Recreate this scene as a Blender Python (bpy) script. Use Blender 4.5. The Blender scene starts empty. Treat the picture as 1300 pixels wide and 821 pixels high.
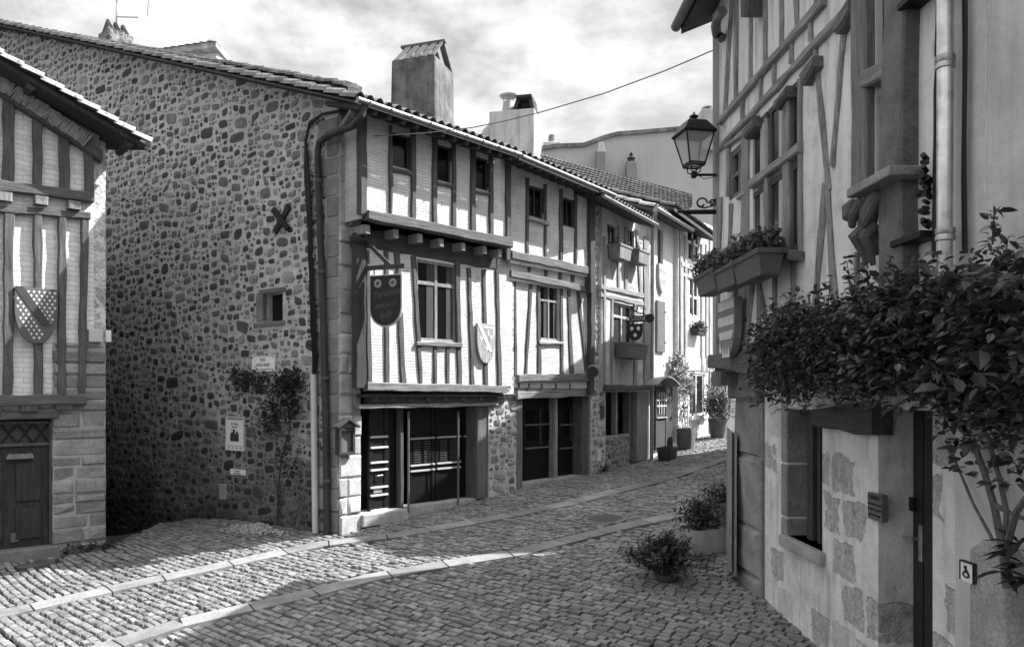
import bpy, math, random
import numpy as np
from mathutils import Vector, Matrix
random.seed(7)
R = math.radians
FPX, CU, HV, ZC = 977.0, 650.0, 500.0, 2.5        # focal length in photo pixels, centre column, horizon row, eye height
scene = bpy.context.scene
COL = scene.collection
# ------------------------------------------------------------------ materials
MATS = {}
class NT:
    def __init__(s, name):
        s.m = bpy.data.materials.new(name); s.m.use_nodes = True
        s.t = s.m.node_tree; s.t.nodes.clear()
        s.out = s.n('ShaderNodeOutputMaterial'); s.b = s.n('ShaderNodeBsdfPrincipled')
        s.l(s.b.outputs[0], s.out.inputs[0])
    def n(s, typ, **kw):
        x = s.t.nodes.new(typ)
        for k, v in kw.items(): setattr(x, k, v)
        return x
    def l(s, a, b): s.t.links.new(a, b)
    def val(s, sock, v):
        if isinstance(v, (int, float)): sock.default_value = v
        else: s.l(v, sock)
    def math(s, op, a, b=0.0, c=None, clamp=False):
        x = s.n('ShaderNodeMath', operation=op, use_clamp=clamp)
        s.val(x.inputs[0], a); s.val(x.inputs[1], b)
        if c is not None: s.val(x.inputs[2], c)
        return x.outputs[0]
    def coord(s):
        return s.n('ShaderNodeTexCoord').outputs['Object']
    def scale(s, v, sc):
        x = s.n('ShaderNodeVectorMath', operation='MULTIPLY'); s.l(v, x.inputs[0]); x.inputs[1].default_value = sc; return x.outputs[0]
    def add(s, a, b):
        x = s.n('ShaderNodeVectorMath', operation='ADD'); s.l(a, x.inputs[0]); s.l(b, x.inputs[1]); return x.outputs[0]
    def dot(s, v, d):
        x = s.n('ShaderNodeVectorMath', operation='DOT_PRODUCT'); s.l(v, x.inputs[0]); x.inputs[1].default_value = d; return x.outputs['Value']
    def facade(s, d, v=None):
        v = v or s.coord(); c = s.n('ShaderNodeCombineXYZ')
        s.l(s.dot(v, (d[0], d[1], 0)), c.inputs[0]); s.l(s.dot(v, (0, 0, 1)), c.inputs[1]); s.l(s.dot(v, (d[1], -d[0], 0)), c.inputs[2])
        return c.outputs[0]
    def noise(s, v, scale, detail=4, rough=.55, out='Fac'):
        x = s.n('ShaderNodeTexNoise'); s.l(v, x.inputs['Vector']); x.inputs['Scale'].default_value = scale
        x.inputs['Detail'].default_value = detail; x.inputs['Roughness'].default_value = rough; return x.outputs[out]
    def rng(s, v, a, b, c, d, smooth=False):
        x = s.n('ShaderNodeMapRange'); x.interpolation_type = 'SMOOTHSTEP' if smooth else 'LINEAR'
        s.val(x.inputs[0], v)
        for i, q in enumerate((a, b, c, d)): s.val(x.inputs[i+1], q)
        return x.outputs[0]
    def mix(s, f, a, b):
        x = s.n('ShaderNodeMix', data_type='FLOAT'); s.val(x.inputs[0], f); s.val(x.inputs[2], a); s.val(x.inputs[3], b); return x.outputs[0]
    def vor(s, v, scale, feature='F1', rand=1.0):
        x = s.n('ShaderNodeTexVoronoi', feature=feature); s.l(v, x.inputs['Vector']); x.inputs['Scale'].default_value = scale
        x.inputs['Randomness'].default_value = rand; return x
    def col(s, v): s.val(s.b.inputs['Base Color'], v) if not isinstance(v, (int, float)) else setattr(s.b.inputs['Base Color'], 'default_value', (v, v, v, 1))
    def rough(s, v): s.val(s.b.inputs['Roughness'], v)
    def spec(s, v): s.b.inputs['Specular IOR Level'].default_value = v
    def bump(s, h, strength=.5, dist=.02):
        x = s.n('ShaderNodeBump'); x.inputs['Strength'].default_value = strength; x.inputs['Distance'].default_value = dist
        s.l(h, x.inputs['Height']); s.l(x.outputs[0], s.b.inputs['Normal'])
    def island(s): return s.n('ShaderNodeNewGeometry').outputs['Random Per Island']
def memo(f):
    def g(*a):
        k = (f.__name__,) + a
        if k not in MATS: MATS[k] = f(*a)
        return MATS[k]
    return g
@memo
def m_plain(v, rough=.7, var=.25, sc=6.0):
    t = NT('plain_%.3f' % v); c = t.coord(); n = t.noise(c, sc, 6); n2 = t.noise(c, sc*9, 4)
    f = t.math('ADD', t.math('MULTIPLY', n, .7), t.math('MULTIPLY', n2, .3))
    t.col(t.rng(f, .3, .7, v*(1-var), v*(1+var))); t.rough(rough); t.spec(.2); t.bump(n2, .25, .01); return t.m
@memo
def m_wood(v, d=None, var=.45):
    t = NT('timber'); c = t.coord()
    w = t.scale(c, (14, 14, 1.1)) if d is None else t.scale(t.facade(d), (1.1, 14, 14))
    n = t.noise(w, 1.6, 6, .65); n2 = t.noise(w, 7, 4, .6); big = t.noise(c, 2.2, 3)
    f = t.math('ADD', t.math('MULTIPLY', n, .55), t.math('ADD', t.math('MULTIPLY', n2, .4), t.math('MULTIPLY', big, .2)))
    t.col(t.rng(f, .42, .74, v*(1-var), v*(1+var*1.3))); t.rough(.8); t.spec(.25)
    t.bump(t.math('ADD', n, t.math('MULTIPLY', n2, .6)), .8, .018); return t.m
@memo
def m_rubble(sc, mort, lo, hi, mw, zs=1.45, seed=0.0, zone=None):
    """irregular rubble: rounded stones of random grey and size set in pale mortar"""
    t = NT('rubble_stone'); c = t.coord()
    off = t.n('ShaderNodeVectorMath', operation='ADD'); t.l(c, off.inputs[0]); off.inputs[1].default_value = (seed, seed*.7, 0)
    c = off.outputs[0]
    nz = t.n('ShaderNodeTexNoise'); t.l(c, nz.inputs['Vector']); nz.inputs['Scale'].default_value = 5.5; nz.inputs['Detail'].default_value = 3
    sb = t.n('ShaderNodeVectorMath', operation='SUBTRACT'); t.l(nz.outputs['Color'], sb.inputs[0]); sb.inputs[1].default_value = (.5, .5, .5)
    cc = t.add(t.scale(c, (1, 1, zs)), t.scale(sb.outputs[0], (.2, .2, .2)))
    e = t.vor(cc, sc, 'DISTANCE_TO_EDGE', .92); f = t.vor(cc, sc, 'F1', .92)
    sp = t.n('ShaderNodeSeparateColor'); t.l(f.outputs['Color'], sp.inputs[0])
    fine = t.noise(c, 24, 5, .65); wv = t.noise(c, .8, 3)
    w = t.math('MULTIPLY', t.rng(wv, .3, .7, mw*.55, mw*1.35), t.rng(sp.outputs[1], 0, 1, .4, 2.1))
    low = None
    if zone:                                       # unpointed courses low down, repointed above; alley shade painted into their colour
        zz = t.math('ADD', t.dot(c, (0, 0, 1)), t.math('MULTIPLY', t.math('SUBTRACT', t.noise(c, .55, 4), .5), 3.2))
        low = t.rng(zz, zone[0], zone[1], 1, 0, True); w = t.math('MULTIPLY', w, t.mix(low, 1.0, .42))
    rough = t.math('MULTIPLY', t.math('SUBTRACT', fine, .5), .10)
    d1 = t.math('SUBTRACT', t.math('ADD', e.outputs['Distance'], rough), w)
    d2 = t.math('ADD', t.math('SUBTRACT', .74, t.math('ADD', f.outputs['Distance'], t.math('MULTIPLY', w, .9))), rough)
    mask = t.rng(t.math('SMOOTH_MIN', d1, d2, .06), -.012, .03, 0, 1, True)
    # chips and pinnings filling the wide joints
    e2 = t.vor(cc, sc*2.3, 'DISTANCE_TO_EDGE', 1.0); f2 = t.vor(cc, sc*2.3, 'F1', 1.0); sp2 = t.n('ShaderNodeSeparateColor'); t.l(f2.outputs['Color'], sp2.inputs[0])
    chip = t.math('MULTIPLY', t.rng(t.math('ADD', e2.outputs['Distance'], rough), .13, .18, 0, 1, True), t.math('MULTIPLY', t.rng(d1, -.075, -.045, 1, 0, True), t.rng(sp2.outputs[1], .3, .34, 0, 1)))
    rnd = t.math('POWER', t.mix(chip, sp.outputs[0], sp2.outputs[0]), 1.3); mask = t.math('MAXIMUM', mask, chip)
    stone = t.math('MULTIPLY', t.mix(rnd, lo, hi), t.rng(fine, .25, .75, .5, 1.5))
    mo = t.math('MULTIPLY', t.rng(t.noise(c, 9, 6, .6), .3, .7, mort*.76, mort*1.18), t.rng(fine, .3, .7, .82, 1.12))
    if zone: mo = t.math('MULTIPLY', mo, t.mix(low, 1.0, .36)); stone = t.math('MULTIPLY', stone, t.mix(low, 1.0, .55)); alley_shade = t.rng(zz, -.3, 1.3, .3, 1, True); mo = t.math('MULTIPLY', mo, alley_shade); stone = t.math('MULTIPLY', stone, alley_shade)  # low stones and mortar darkened to stand in for shade
    t.col(t.mix(mask, mo, stone)); t.rough(.9); t.spec(.2)
    h = t.math('ADD', t.math('MULTIPLY', mask, .5), t.math('ADD', t.math('MULTIPLY', fine, .5), t.rng(e.outputs['Distance'], 0, .4, 0, .5)))
    t.bump(h, .75, .04); return t.m
@memo
def m_infill(v, d, course=.055, dirt=.12, warp=.035):
    """lime-washed thin brick infill: faint close courses"""
    t = NT('lime_washed_brick'); c = t.coord(); fc = t.facade(d)
    br = t.n('ShaderNodeTexBrick'); dn = t.noise(c, 5.5, 4, out='Color')
    t.l(t.add(fc, t.scale(dn, (.05, warp, 0))), br.inputs['Vector'])
    br.inputs['Scale'].default_value = 1; br.inputs['Brick Width'].default_value = .31; br.inputs['Row Height'].default_value = course
    br.inputs['Mortar Size'].default_value = .010; br.inputs['Mortar Smooth'].default_value = .6; br.inputs['Bias'].default_value = 0
    br.inputs['Color1'].default_value = (1, 1, 1, 1); br.inputs['Color2'].default_value = (.86, .86, .86, 1); br.inputs['Mortar'].default_value = (.74, .74, .74, 1)
    n = t.noise(c, 5, 6, .6); n2 = t.noise(c, 40, 4); n3 = t.noise(c, 1.3, 4)
    wear = t.rng(n, .55, .75, 1, .72)
    base = t.math('MULTIPLY', t.math('MULTIPLY', br.outputs['Color'], wear), t.rng(n3, .3, .7, v*(1-dirt), v*(1+dirt*.6)))
    t.col(base); t.rough(.9); t.spec(.2)
    h = t.math('ADD', t.math('MULTIPLY', br.outputs['Fac'], -1.0), t.math('ADD', t.math('MULTIPLY', n2, .35), t.math('MULTIPLY', n, .8)))
    t.bump(h, .55, .012); return t.m
@memo
def m_plaster(v, var=.12, streak=.0, bumpy=.35, big=1.2):
    t = NT('plaster'); c = t.coord(); st2 = t.rng(t.noise(c, 3.4, 7, .7), .56, .7, 1, 1-streak*.6); n = t.noise(c, big, 6, .6); n2 = t.noise(c, 22, 6, .7); s = t.noise(t.scale(c, (5, 5, .45)), 1.4, 4, .6)
    f = t.rng(n, .3, .7, v*(1-var), v*(1+var)); g = t.rng(s, .5, .75, 1, 1-streak); k = t.rng(n2, .25, .75, .92, 1.06)
    t.col(t.math('MULTIPLY', t.math('MULTIPLY', f, g), t.math('MULTIPLY', k, st2))); t.rough(.92); t.spec(.2)
    t.bump(t.math('ADD', t.math('MULTIPLY', n2, .6), n), bumpy, .02); return t.m
@memo
def m_limewash(d):
    """limewashed wall with bare squared granite blocks showing through"""
    t = NT('limewashed_granite'); c = t.coord(); fc = t.facade(d)
    dn = t.noise(c, 3.2, 5, out='Color'); q = t.add(fc, t.scale(dn, (.34, .26, 0)))
    def blocks(w, h, off):
        br = t.n('ShaderNodeTexBrick'); o_ = t.n('ShaderNodeVectorMath', operation='ADD'); t.l(q, o_.inputs[0]); o_.inputs[1].default_value = (off, off*.6, 0); t.l(o_.outputs[0], br.inputs['Vector'])
        br.inputs['Scale'].default_value = 1; br.inputs['Brick Width'].default_value = w; br.inputs['Row Height'].default_value = h; br.inputs['Mortar Size'].default_value = .05; br.inputs['Mortar Smooth'].default_value = 1.0
        br.inputs['Color1'].default_value = (0, 0, 0, 1); br.inputs['Color2'].default_value = (1, 1, 1, 1); br.inputs['Mortar'].default_value = (0, 0, 0, 1); return br
    b1 = blocks(.46, .40, 0.0)
    n = t.noise(c, 5, 6, .65); fine = t.noise(c, 60, 5, .7); sm = t.noise(c, 1.4, 4, .6); st = t.noise(t.scale(c, (4, 4, .5)), 2, 4); crk = t.noise(c, 14, 6, .7)
    pick = t.rng(b1.outputs['Color'], .5, .62, 0, .9)
    edge = t.math('SUBTRACT', 1.0, b1.outputs['Fac'])
    bare = t.math('MULTIPLY', pick, t.rng(t.math('ADD', t.math('MULTIPLY', edge, .55), t.math('MULTIPLY', t.math('ADD', n, t.math('MULTIPLY', crk, .5)), .9)), 1.0, 1.14, 0, 1, True))
    veil = t.rng(crk, .4, .6, .5, 1)
    gran = t.math('MULTIPLY', t.rng(fine, .34, .66, .08, .54), t.rng(n, .3, .7, .75, 1.15)); lw = t.math('MULTIPLY', t.math('MULTIPLY', t.rng(n, .3, .72, .86, .64), t.rng(st, .5, .74, 1, .66)), t.rng(sm, .5, .72, 1, .74))
    t.col(t.mix(t.math('MULTIPLY', bare, veil), lw, gran)); t.rough(.92); t.spec(.2)
    t.bump(t.math('ADD', t.math('MULTIPLY', bare, -.6), t.math('ADD', t.math('MULTIPLY', fine, .3), t.math('ADD', t.math('MULTIPLY', n, 1.2), t.math('MULTIPLY', sm, 1.6)))), .7, .04); return t.m
@memo
def m_granite(v, var=.35):
    t = NT('granite'); c = t.coord(); n = t.noise(c, 45, 5, .7); b = t.noise(c, 3, 5, .6); isl = t.island()
    f = t.math('MULTIPLY', t.rng(n, .3, .7, v*(1-var), v*(1+var)), t.math('MULTIPLY', t.rng(b, .3, .7, .72, 1.2), t.rng(isl, 0, 1, .75, 1.2)))
    t.col(f); t.rough(.9); t.spec(.2); t.bump(t.math('ADD', t.math('MULTIPLY', n, .5), b), .55, .03); return t.m
@memo
def m_sett(v):
    t = NT('sett_granite'); c = t.coord(); isl = t.island(); n = t.noise(c, 30, 5, .7); b = t.noise(c, 1.1, 4)
    f = t.math('MULTIPLY', t.math('MULTIPLY', t.rng(isl, 0, 1, v*.62, v*1.3), t.rng(n, .3, .7, .72, 1.25)), t.rng(b, .3, .7, .8, 1.15))
    t.col(f); t.rough(t.rng(n, .3, .7, .55, .8)); t.spec(.35); t.bump(t.math('ADD', t.noise(c, 11, 3), t.math('MULTIPLY', n, .4)), .6, .025); return t.m
@memo
def m_tile(v):
    t = NT('canal_tile'); c = t.coord(); n = t.noise(c, 12, 5, .65); b = t.noise(c, 2.5, 4, .6); k = t.noise(c, 38, 3)
    lich = t.rng(n, .58, .66, 0, 1)
    f = t.math('MULTIPLY', t.rng(b, .3, .7, v*.5, v*1.4), t.rng(k, .3, .7, .75, 1.25))
    t.col(t.mix(lich, f, v*.25)); t.rough(.9); t.spec(.2); t.bump(n, .5, .02); return t.m
@memo
def m_metal(v, rough=.45, metallic=.8):
    t = NT('zinc'); c = t.coord(); n = t.noise(c, 9, 5, .6); s = t.noise(t.scale(c, (8, 8, .8)), 2, 5)
    t.col(t.math('MULTIPLY', t.rng(n, .3, .7, v*.75, v*1.2), t.rng(s, .35, .7, 1.1, .7))); t.b.inputs['Metallic'].default_value = metallic; t.rough(t.rng(n, .3, .7, rough*.8, rough*1.3)); t.bump(n, .15, .01); return t.m
@memo
def m_gloss(v, rough=.12, spec=.12):
    t = NT('window_glass'); t.col(v); t.rough(rough); t.spec(spec); t.bump(t.noise(t.coord(), 2.5, 2), .08, .02); return t.m
@memo
def m_leaf(v, var=.5, gloss=.5, trans=.25):
    t = NT('leaf'); isl = t.island(); n = t.noise(t.coord(), 3, 3)
    f = t.math('MULTIPLY', t.rng(isl, 0, 1, v*(1-var), v*(1+var*1.4)), t.rng(n, .3, .7, .7, 1.3))
    t.col(f); t.rough(gloss); t.spec(.4)
    tr = t.n('ShaderNodeBsdfTranslucent'); t.l(f, tr.inputs[0]); mx = t.n('ShaderNodeMixShader'); mx.inputs[0].default_value = trans
    t.l(t.b.outputs[0], mx.inputs[1]); t.l(tr.outputs[0], mx.inputs[2]); t.l(mx.outputs[0], t.out.inputs[0]); return t.m
@memo
def m_frost(v):
    t = NT('frosted_lantern_glass'); t.col(v); t.rough(.35); t.b.inputs['Alpha'].default_value = .45; return t.m
# ------------------------------------------------------------------ mesh building
class MB:
    def __init__(s): s.v = []; s.f = []
    def add(s, vs, fs):
        o = len(s.v); s.v += [tuple(p) for p in vs]; s.f += [tuple(i+o for i in f) for f in fs]
    def hexa(s, p):                                # 0-3 one end, 4-7 the other, same order
        s.add(p, [(0, 3, 2, 1), (4, 5, 6, 7), (0, 1, 5, 4), (1, 2, 6, 5), (2, 3, 7, 6), (3, 0, 4, 7)])
    def box(s, c, sz, rz=0.0, tilt=None):
        M = Matrix.Rotation(rz, 3, 'Z')
        if tilt: M = M @ Matrix.Rotation(tilt[0], 3, 'X') @ Matrix.Rotation(tilt[1], 3, 'Y')
        a, b, d = [q/2 for q in sz]; C = Vector(c)
        s.hexa([C + M @ Vector(q) for q in ((-a, -b, -d), (a, -b, -d), (a, b, -d), (-a, b, -d), (-a, -b, d), (a, -b, d), (a, b, d), (-a, b, d))])
    def tube(s, pts, r, n=8, cap=True):
        pts = [Vector(p) for p in pts]; rs = r if isinstance(r, (list, tuple)) else [r]*len(pts)
        o = len(s.v); up = None
        for i, p in enumerate(pts):
            t = (pts[min(i+1, len(pts)-1)] - pts[max(i-1, 0)]).normalized()
            if up is None: up = t.orthogonal().normalized()
            else:
                up = (up - t*up.dot(t)); up = up.normalized() if up.length > 1e-6 else t.orthogonal().normalized()
            w = t.cross(up)
            for k in range(n):
                a = 2*math.pi*k/n; s.v.append(tuple(p + (up*math.cos(a) + w*math.sin(a))*rs[i]))
        for i in range(len(pts)-1):
            for k in range(n):
                k2 = (k+1) % n; s.f.append((o+i*n+k, o+i*n+k2, o+(i+1)*n+k2, o+(i+1)*n+k))
        if cap:
            s.f.append(tuple(o+k for k in reversed(range(n)))); e = o+(len(pts)-1)*n; s.f.append(tuple(e+k for k in range(n)))
    def lathe(s, c, prof, n=16, sq=None):          # prof: (r, z) from the base upward
        c = Vector(c); o = len(s.v)
        for r, z in prof:
            for k in range(n):
                a = 2*math.pi*(k+.5)/n; s.v.append((c.x+r*math.cos(a), c.y+r*math.sin(a), c.z+z))
        for i in range(len(prof)-1):
            for k in range(n):
                k2 = (k+1) % n; s.f.append((o+i*n+k, o+i*n+k2, o+(i+1)*n+k2, o+(i+1)*n+k))
        s.f.append(tuple(o+k for k in reversed(range(n)))); e = o+(len(prof)-1)*n; s.f.append(tuple(e+k for k in range(n)))
    def prism(s, poly, off):                       # 3D polygon and an extrusion vector
        n = len(poly); off = Vector(off)
        s.add([Vector(p) for p in poly] + [Vector(p)+off for p in poly], [tuple(reversed(range(n))), tuple(range(n, 2*n))] + [(i, (i+1) % n, (i+1) % n+n, i+n) for i in range(n)])
    def leaf(s, p, d, up, L, W):
        d = d.normalized(); w = d.cross(up)
        w = w.normalized() if w.length > 1e-4 else d.orthogonal().normalized()
        n = w.cross(d); f = W*.14; q = lambda t, x: p + d*(L*t) + w*(W*x) + n*(abs(x)*2*f - L*.22*t*t)
        s.add([p, q(.28, .42), q(.62, .40), q(1, 0), q(.62, -.40), q(.28, -.42), q(.5, 0)], [(0, 6, 1), (1, 6, 2), (2, 6, 3), (3, 6, 4), (4, 6, 5), (5, 6, 0)])
    def build(s, name, mat, parent=None, smooth=False, bevel=0.0, loc=None):
        me = bpy.data.meshes.new(name); org = Vector((0, 0, 0))
        if parent is not None:
            q = parent
            while q.parent: q = q.parent
            org = Vector(q.location) if not q.get('_local') else org
        elif loc is not None: org = Vector(loc)
        v = np.array(s.v, dtype=np.float64) - np.array(org)
        me.from_pydata(v.tolist(), [], s.f); me.materials.append(mat); me.validate(); me.update()
        import bmesh
        bm = bmesh.new(); bm.from_mesh(me); bmesh.ops.recalc_face_normals(bm, faces=bm.faces); bm.to_mesh(me); bm.free()
        if smooth:
            me.polygons.foreach_set('use_smooth', [True]*len(me.polygons))
            try: me.set_sharp_from_angle(angle=R(38))
            except Exception: pass
        o = bpy.data.objects.new(name, me); COL.objects.link(o)
        if parent is not None: o.parent = parent
        elif loc is not None: o.location = org
        if bevel:
            b = o.modifiers.new('bevel', 'BEVEL'); b.width = bevel; b.segments = 2; b.limit_method = 'ANGLE'
        return o
def tag(o, label, cat, group=None):
    o['label'] = label; o['category'] = cat
    if group: o['group'] = group
    return o
def structure(o, kind='structure'): o['kind'] = kind; return o
def thing(name, label, cat, loc=(0, 0, 0), rz=0.0, group=None, local=False):
    o = bpy.data.objects.new(name, None); COL.objects.link(o); o.location = loc; o.rotation_euler = (0, 0, rz); o.empty_display_size = .2
    if local: o['_local'] = 1
    return tag(o, label, cat, group)
def dup(root, loc, rz, label, group=None, scale=1.0):
    r = root.copy(); COL.objects.link(r); r.location = loc; r.rotation_euler = (0, 0, rz); r.scale = (scale,)*3; r['label'] = label
    if group: r['group'] = group
    for ch in list(root.children):
        c = ch.copy(); COL.objects.link(c); c.parent = r
        for g in ch.children:
            d = g.copy(); COL.objects.link(d); d.parent = c
    return r
def lettering(txt, size, mat, parent, M, align='CENTER', name='lettering', depth=.002, shear=0.0, sx=1.0):
    """flat letters as a mesh; M places the letter plane"""
    cu = bpy.data.curves.new('letters', 'FONT'); cu.body = txt; cu.size = size; cu.align_x = align; cu.align_y = 'CENTER'; cu.extrude = depth; cu.shear = shear
    ob = bpy.data.objects.new('letters', cu); COL.objects.link(ob)
    dg = bpy.context.evaluated_depsgraph_get(); me = bpy.data.meshes.new_from_object(ob.evaluated_get(dg))
    bpy.data.objects.remove(ob); bpy.data.curves.remove(cu)
    me.transform(M @ Matrix.Diagonal((sx, 1, 1, 1)))
    q = parent
    while q.parent: q = q.parent
    if not q.get('_local'): me.transform(Matrix.Translation(-Vector(q.location)))
    me.materials.clear(); me.materials.append(mat); me.name = name
    o = bpy.data.objects.new(name, me); COL.objects.link(o); o.parent = parent; return o
# ------------------------------------------------------------------ facade frames
class Fr:
    """vertical plane: s along it, o out of it, z up"""
    def __init__(s, ox, oy, dx, dy):
        l = math.hypot(dx, dy); s.x, s.y, s.d, s.n = ox, oy, (dx/l, dy/l), (dy/l, -dx/l)
        s.rz = math.atan2(dy, dx)
    def P(s, a, o, z): return Vector((s.x + s.d[0]*a + s.n[0]*o, s.y + s.d[1]*a + s.n[1]*o, z))
    def px(s, u, v, o=0.0):
        k = (u-CU)/FPX; a = (k*(s.y+s.n[1]*o) - s.x - s.n[0]*o)/(s.d[0]-k*s.d[1])
        Y = s.y + s.d[1]*a + s.n[1]*o; return a, ZC + (HV-v)/FPX*Y
    def W(s, u, v, o=0.0): a, z = s.px(u, v, o); return s.P(a, o, z)
    def M(s, a, o, z):                             # matrix whose x runs along the wall, y up, z outward
        m = Matrix(((s.d[0], 0, s.n[0]), (s.d[1], 0, s.n[1]), (0, 1, 0))).to_4x4(); m.translation = s.P(a, o, z); return m
    def box(s, mb, a0, a1, z0, z1, o0, o1):
        mb.hexa([s.P(a0, o0, z0), s.P(a1, o0, z0), s.P(a1, o1, z0), s.P(a0, o1, z0), s.P(a0, o0, z1), s.P(a1, o0, z1), s.P(a1, o1, z1), s.P(a0, o1, z1)])
    def poly(s, mb, pts, o0, o1):
        mb.prism([s.P(a, o0, z) for a, z in pts], s.P(0, o1, 0)-s.P(0, o0, 0))
    def hewn(s, mb, q, o0, o1, vert, jit=.007, ch=.016):
        """a hand-hewn timber filling quad q = TL, TR, BR, BL (s, z)"""
        q = [Vector(p) for p in q]
        if vert: e0, e1 = (q[3], q[2]), (q[0], q[1])
        else: e0, e1 = (q[3], q[0]), (q[2], q[1])
        L = ((e0[0]+e0[1])/2 - (e1[0]+e1[1])/2).length; n = max(2, min(14, int(L/.28)))
        rows = []
        for i in range(n+1):
            t = i/n; a = e0[0].lerp(e1[0], t); b = e0[1].lerp(e1[1], t); w = (b-a); wl = max(w.length, 1e-4); w = w/wl
            c = min(ch, wl*.2); a = a + w*random.uniform(-jit, jit); b = b + w*random.uniform(-jit, jit); f = o1 + random.uniform(-jit, jit)*.6
            a2, b2 = a + w*c, b - w*c
            rows.append([s.P(a.x, o0, a.y), s.P(a.x, f-c, a.y), s.P(a2.x, f, a2.y), s.P(b2.x, f, b2.y), s.P(b.x, f-c, b.y), s.P(b.x, o0, b.y)])
        vs = [p for r in rows for p in r]; fs = []
        for i in range(n):
            for k in range(6): fs.append((i*6+k, i*6+(k+1) % 6, (i+1)*6+(k+1) % 6, (i+1)*6+k))
        fs += [tuple(range(5, -1, -1)), tuple(n*6+k for k in range(6))]
        mb.add(vs, fs)
    def wall(s, mb, a0, a1, z0, z1, holes, o, depth=.3, top=None, na=1):
        """a wall face with rectangular openings and their reveals"""
        xs = sorted(set([a0, a1] + [a0+(a1-a0)*i/na for i in range(1, na)] + [h[i] for h in holes for i in (0, 1)]))
        zs = sorted(set([z0, z1] + [h[i] for h in holes for i in (2, 3)]))
        Z = lambda a, z: top(a) if (top and z == z1) else z
        for i in range(len(xs)-1):
            for j in range(len(zs)-1):
                cx, cz = (xs[i]+xs[i+1])/2, (zs[j]+zs[j+1])/2
                if any(h[0] < cx < h[1] and h[2] < cz < h[3] for h in holes): continue
                for oo in (o, o-depth):
                    mb.add([s.P(xs[i], oo, Z(xs[i], zs[j])), s.P(xs[i+1], oo, Z(xs[i+1], zs[j])), s.P(xs[i+1], oo, Z(xs[i+1], zs[j+1])), s.P(xs[i], oo, Z(xs[i], zs[j+1]))], [(0, 1, 2, 3)])
        for h in list(holes) + [(a0, a1, z0, None)]:
            b0, b1, c0, c1 = h
            for (p, q) in (((b0, c0), (b0, c1)), ((b1, c0), (b1, c1)), ((b0, c0), (b1, c0)), ((b0, c1), (b1, c1))):
                pz, qz = p[1], q[1]
                if pz is None: pz = Z(p[0], z1)
                if qz is None: qz = Z(q[0], z1)
                mb.add([s.P(p[0], o, pz), s.P(q[0], o, qz), s.P(q[0], o-depth, qz), s.P(p[0], o-depth, pz)], [(0, 1, 2, 3)])
def quad_px(fr, pts, o): return [fr.px(u, v, o) for u, v in pts]
class House:
    """a timber house: adds its timbers as parts, from photo measurements on its own facade plane"""
    def __init__(s, root, fr, wood_v, wood_h, o): s.r, s.f, s.wv, s.wh, s.o = root, fr, wood_v, wood_h, o
    def post(s, uL, uR, vT, vB, uL2=None, uR2=None, th=.05, o=None, name='post', mat=None, back=.06, jit=.012):
        o = s.o if o is None else o; uL2 = uL if uL2 is None else uL2; uR2 = uR if uR2 is None else uR2
        mb = MB(); s.f.hewn(mb, quad_px(s.f, [(uL, vT), (uR, vT), (uR2, vB), (uL2, vB)], o), o-back, o+th, True, jit)
        return mb.build(name, mat or s.wv, s.r)
    def beam(s, uL, vT, vB, uR, vT2, vB2, th=.07, o=None, name='beam', mat=None, back=.06, jit=.013):
        o = s.o if o is None else o
        mb = MB(); s.f.hewn(mb, quad_px(s.f, [(uL, vT), (uR, vT2), (uR, vB2), (uL, vB)], o), o-back, o+th, False, jit)
        return mb.build(name, mat or s.wh, s.r)
    def joist(s, u, v, w, h, o0, o1, name='joist', mat=None):
        a, z = s.f.px(u, v, o1); mb = MB(); y = s.f.P(a, o1, z).y; ww, hh = w, h
        s.f.hewn(mb, [(a-ww/2, z+hh/2), (a+ww/2, z+hh/2), (a+ww/2, z-hh/2), (a-ww/2, z-hh/2)], o0, o1, True, .006, .02)
        return mb.build(name, mat or s.wh, s.r)
def window(root, fr, a0, a1, z0, z1, o, mat, pane_mat, cols=2, rows=(), fw=.05, bar=.035, deep=.05, name='window', curtain=None):
    """window > pane: frame with mullions and transoms at heights rows (0..1)"""
    mb = MB()
    for (x0, x1, y0, y1) in ((a0, a0+fw, z0, z1), (a1-fw, a1, z0, z1), (a0+fw, a1-fw, z0, z0+fw), (a0+fw, a1-fw, z1-fw, z1)): fr.box(mb, x0, x1, y0, y1, o-deep, o)
    for i in range(1, cols):
        x = a0 + (a1-a0)*i/cols; fr.box(mb, x-bar/2, x+bar/2, z0+fw, z1-fw, o-deep, o-.004)
    for r in rows:
        y = z0 + (z1-z0)*r; fr.box(mb, a0+fw, a1-fw, y-bar/2, y+bar/2, o-deep, o-.008)
    w = mb.build(name, mat, root, bevel=.006)
    pb = MB(); fr.box(pb, a0+.01, a1-.01, z0+.01, z1-.01, o-deep-.012, o-deep*.55); pb.build('pane', pane_mat, w)
    if curtain:
        for i in range(cols):
            c0 = a0 + (a1-a0)*i/cols; w_ = (a1-a0)/cols; cb = MB(); fr.box(cb, c0+w_*.55, c0+w_*.9, z0+fw, z1-fw, o-deep*.5, o-deep*.35); cb.build('curtain', curtain, w)
    return w
def px_rect(fr, u0, u1, v0, v1, o):
    a0, zt = fr.px(u0, v0, o); a1, zt2 = fr.px(u1, v0, o); _, zb = fr.px(u0, v1, o); _, zb2 = fr.px(u1, v1, o)
    return min(a0, a1), max(a0, a1), (zb+zb2)/2, (zt+zt2)/2
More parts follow.
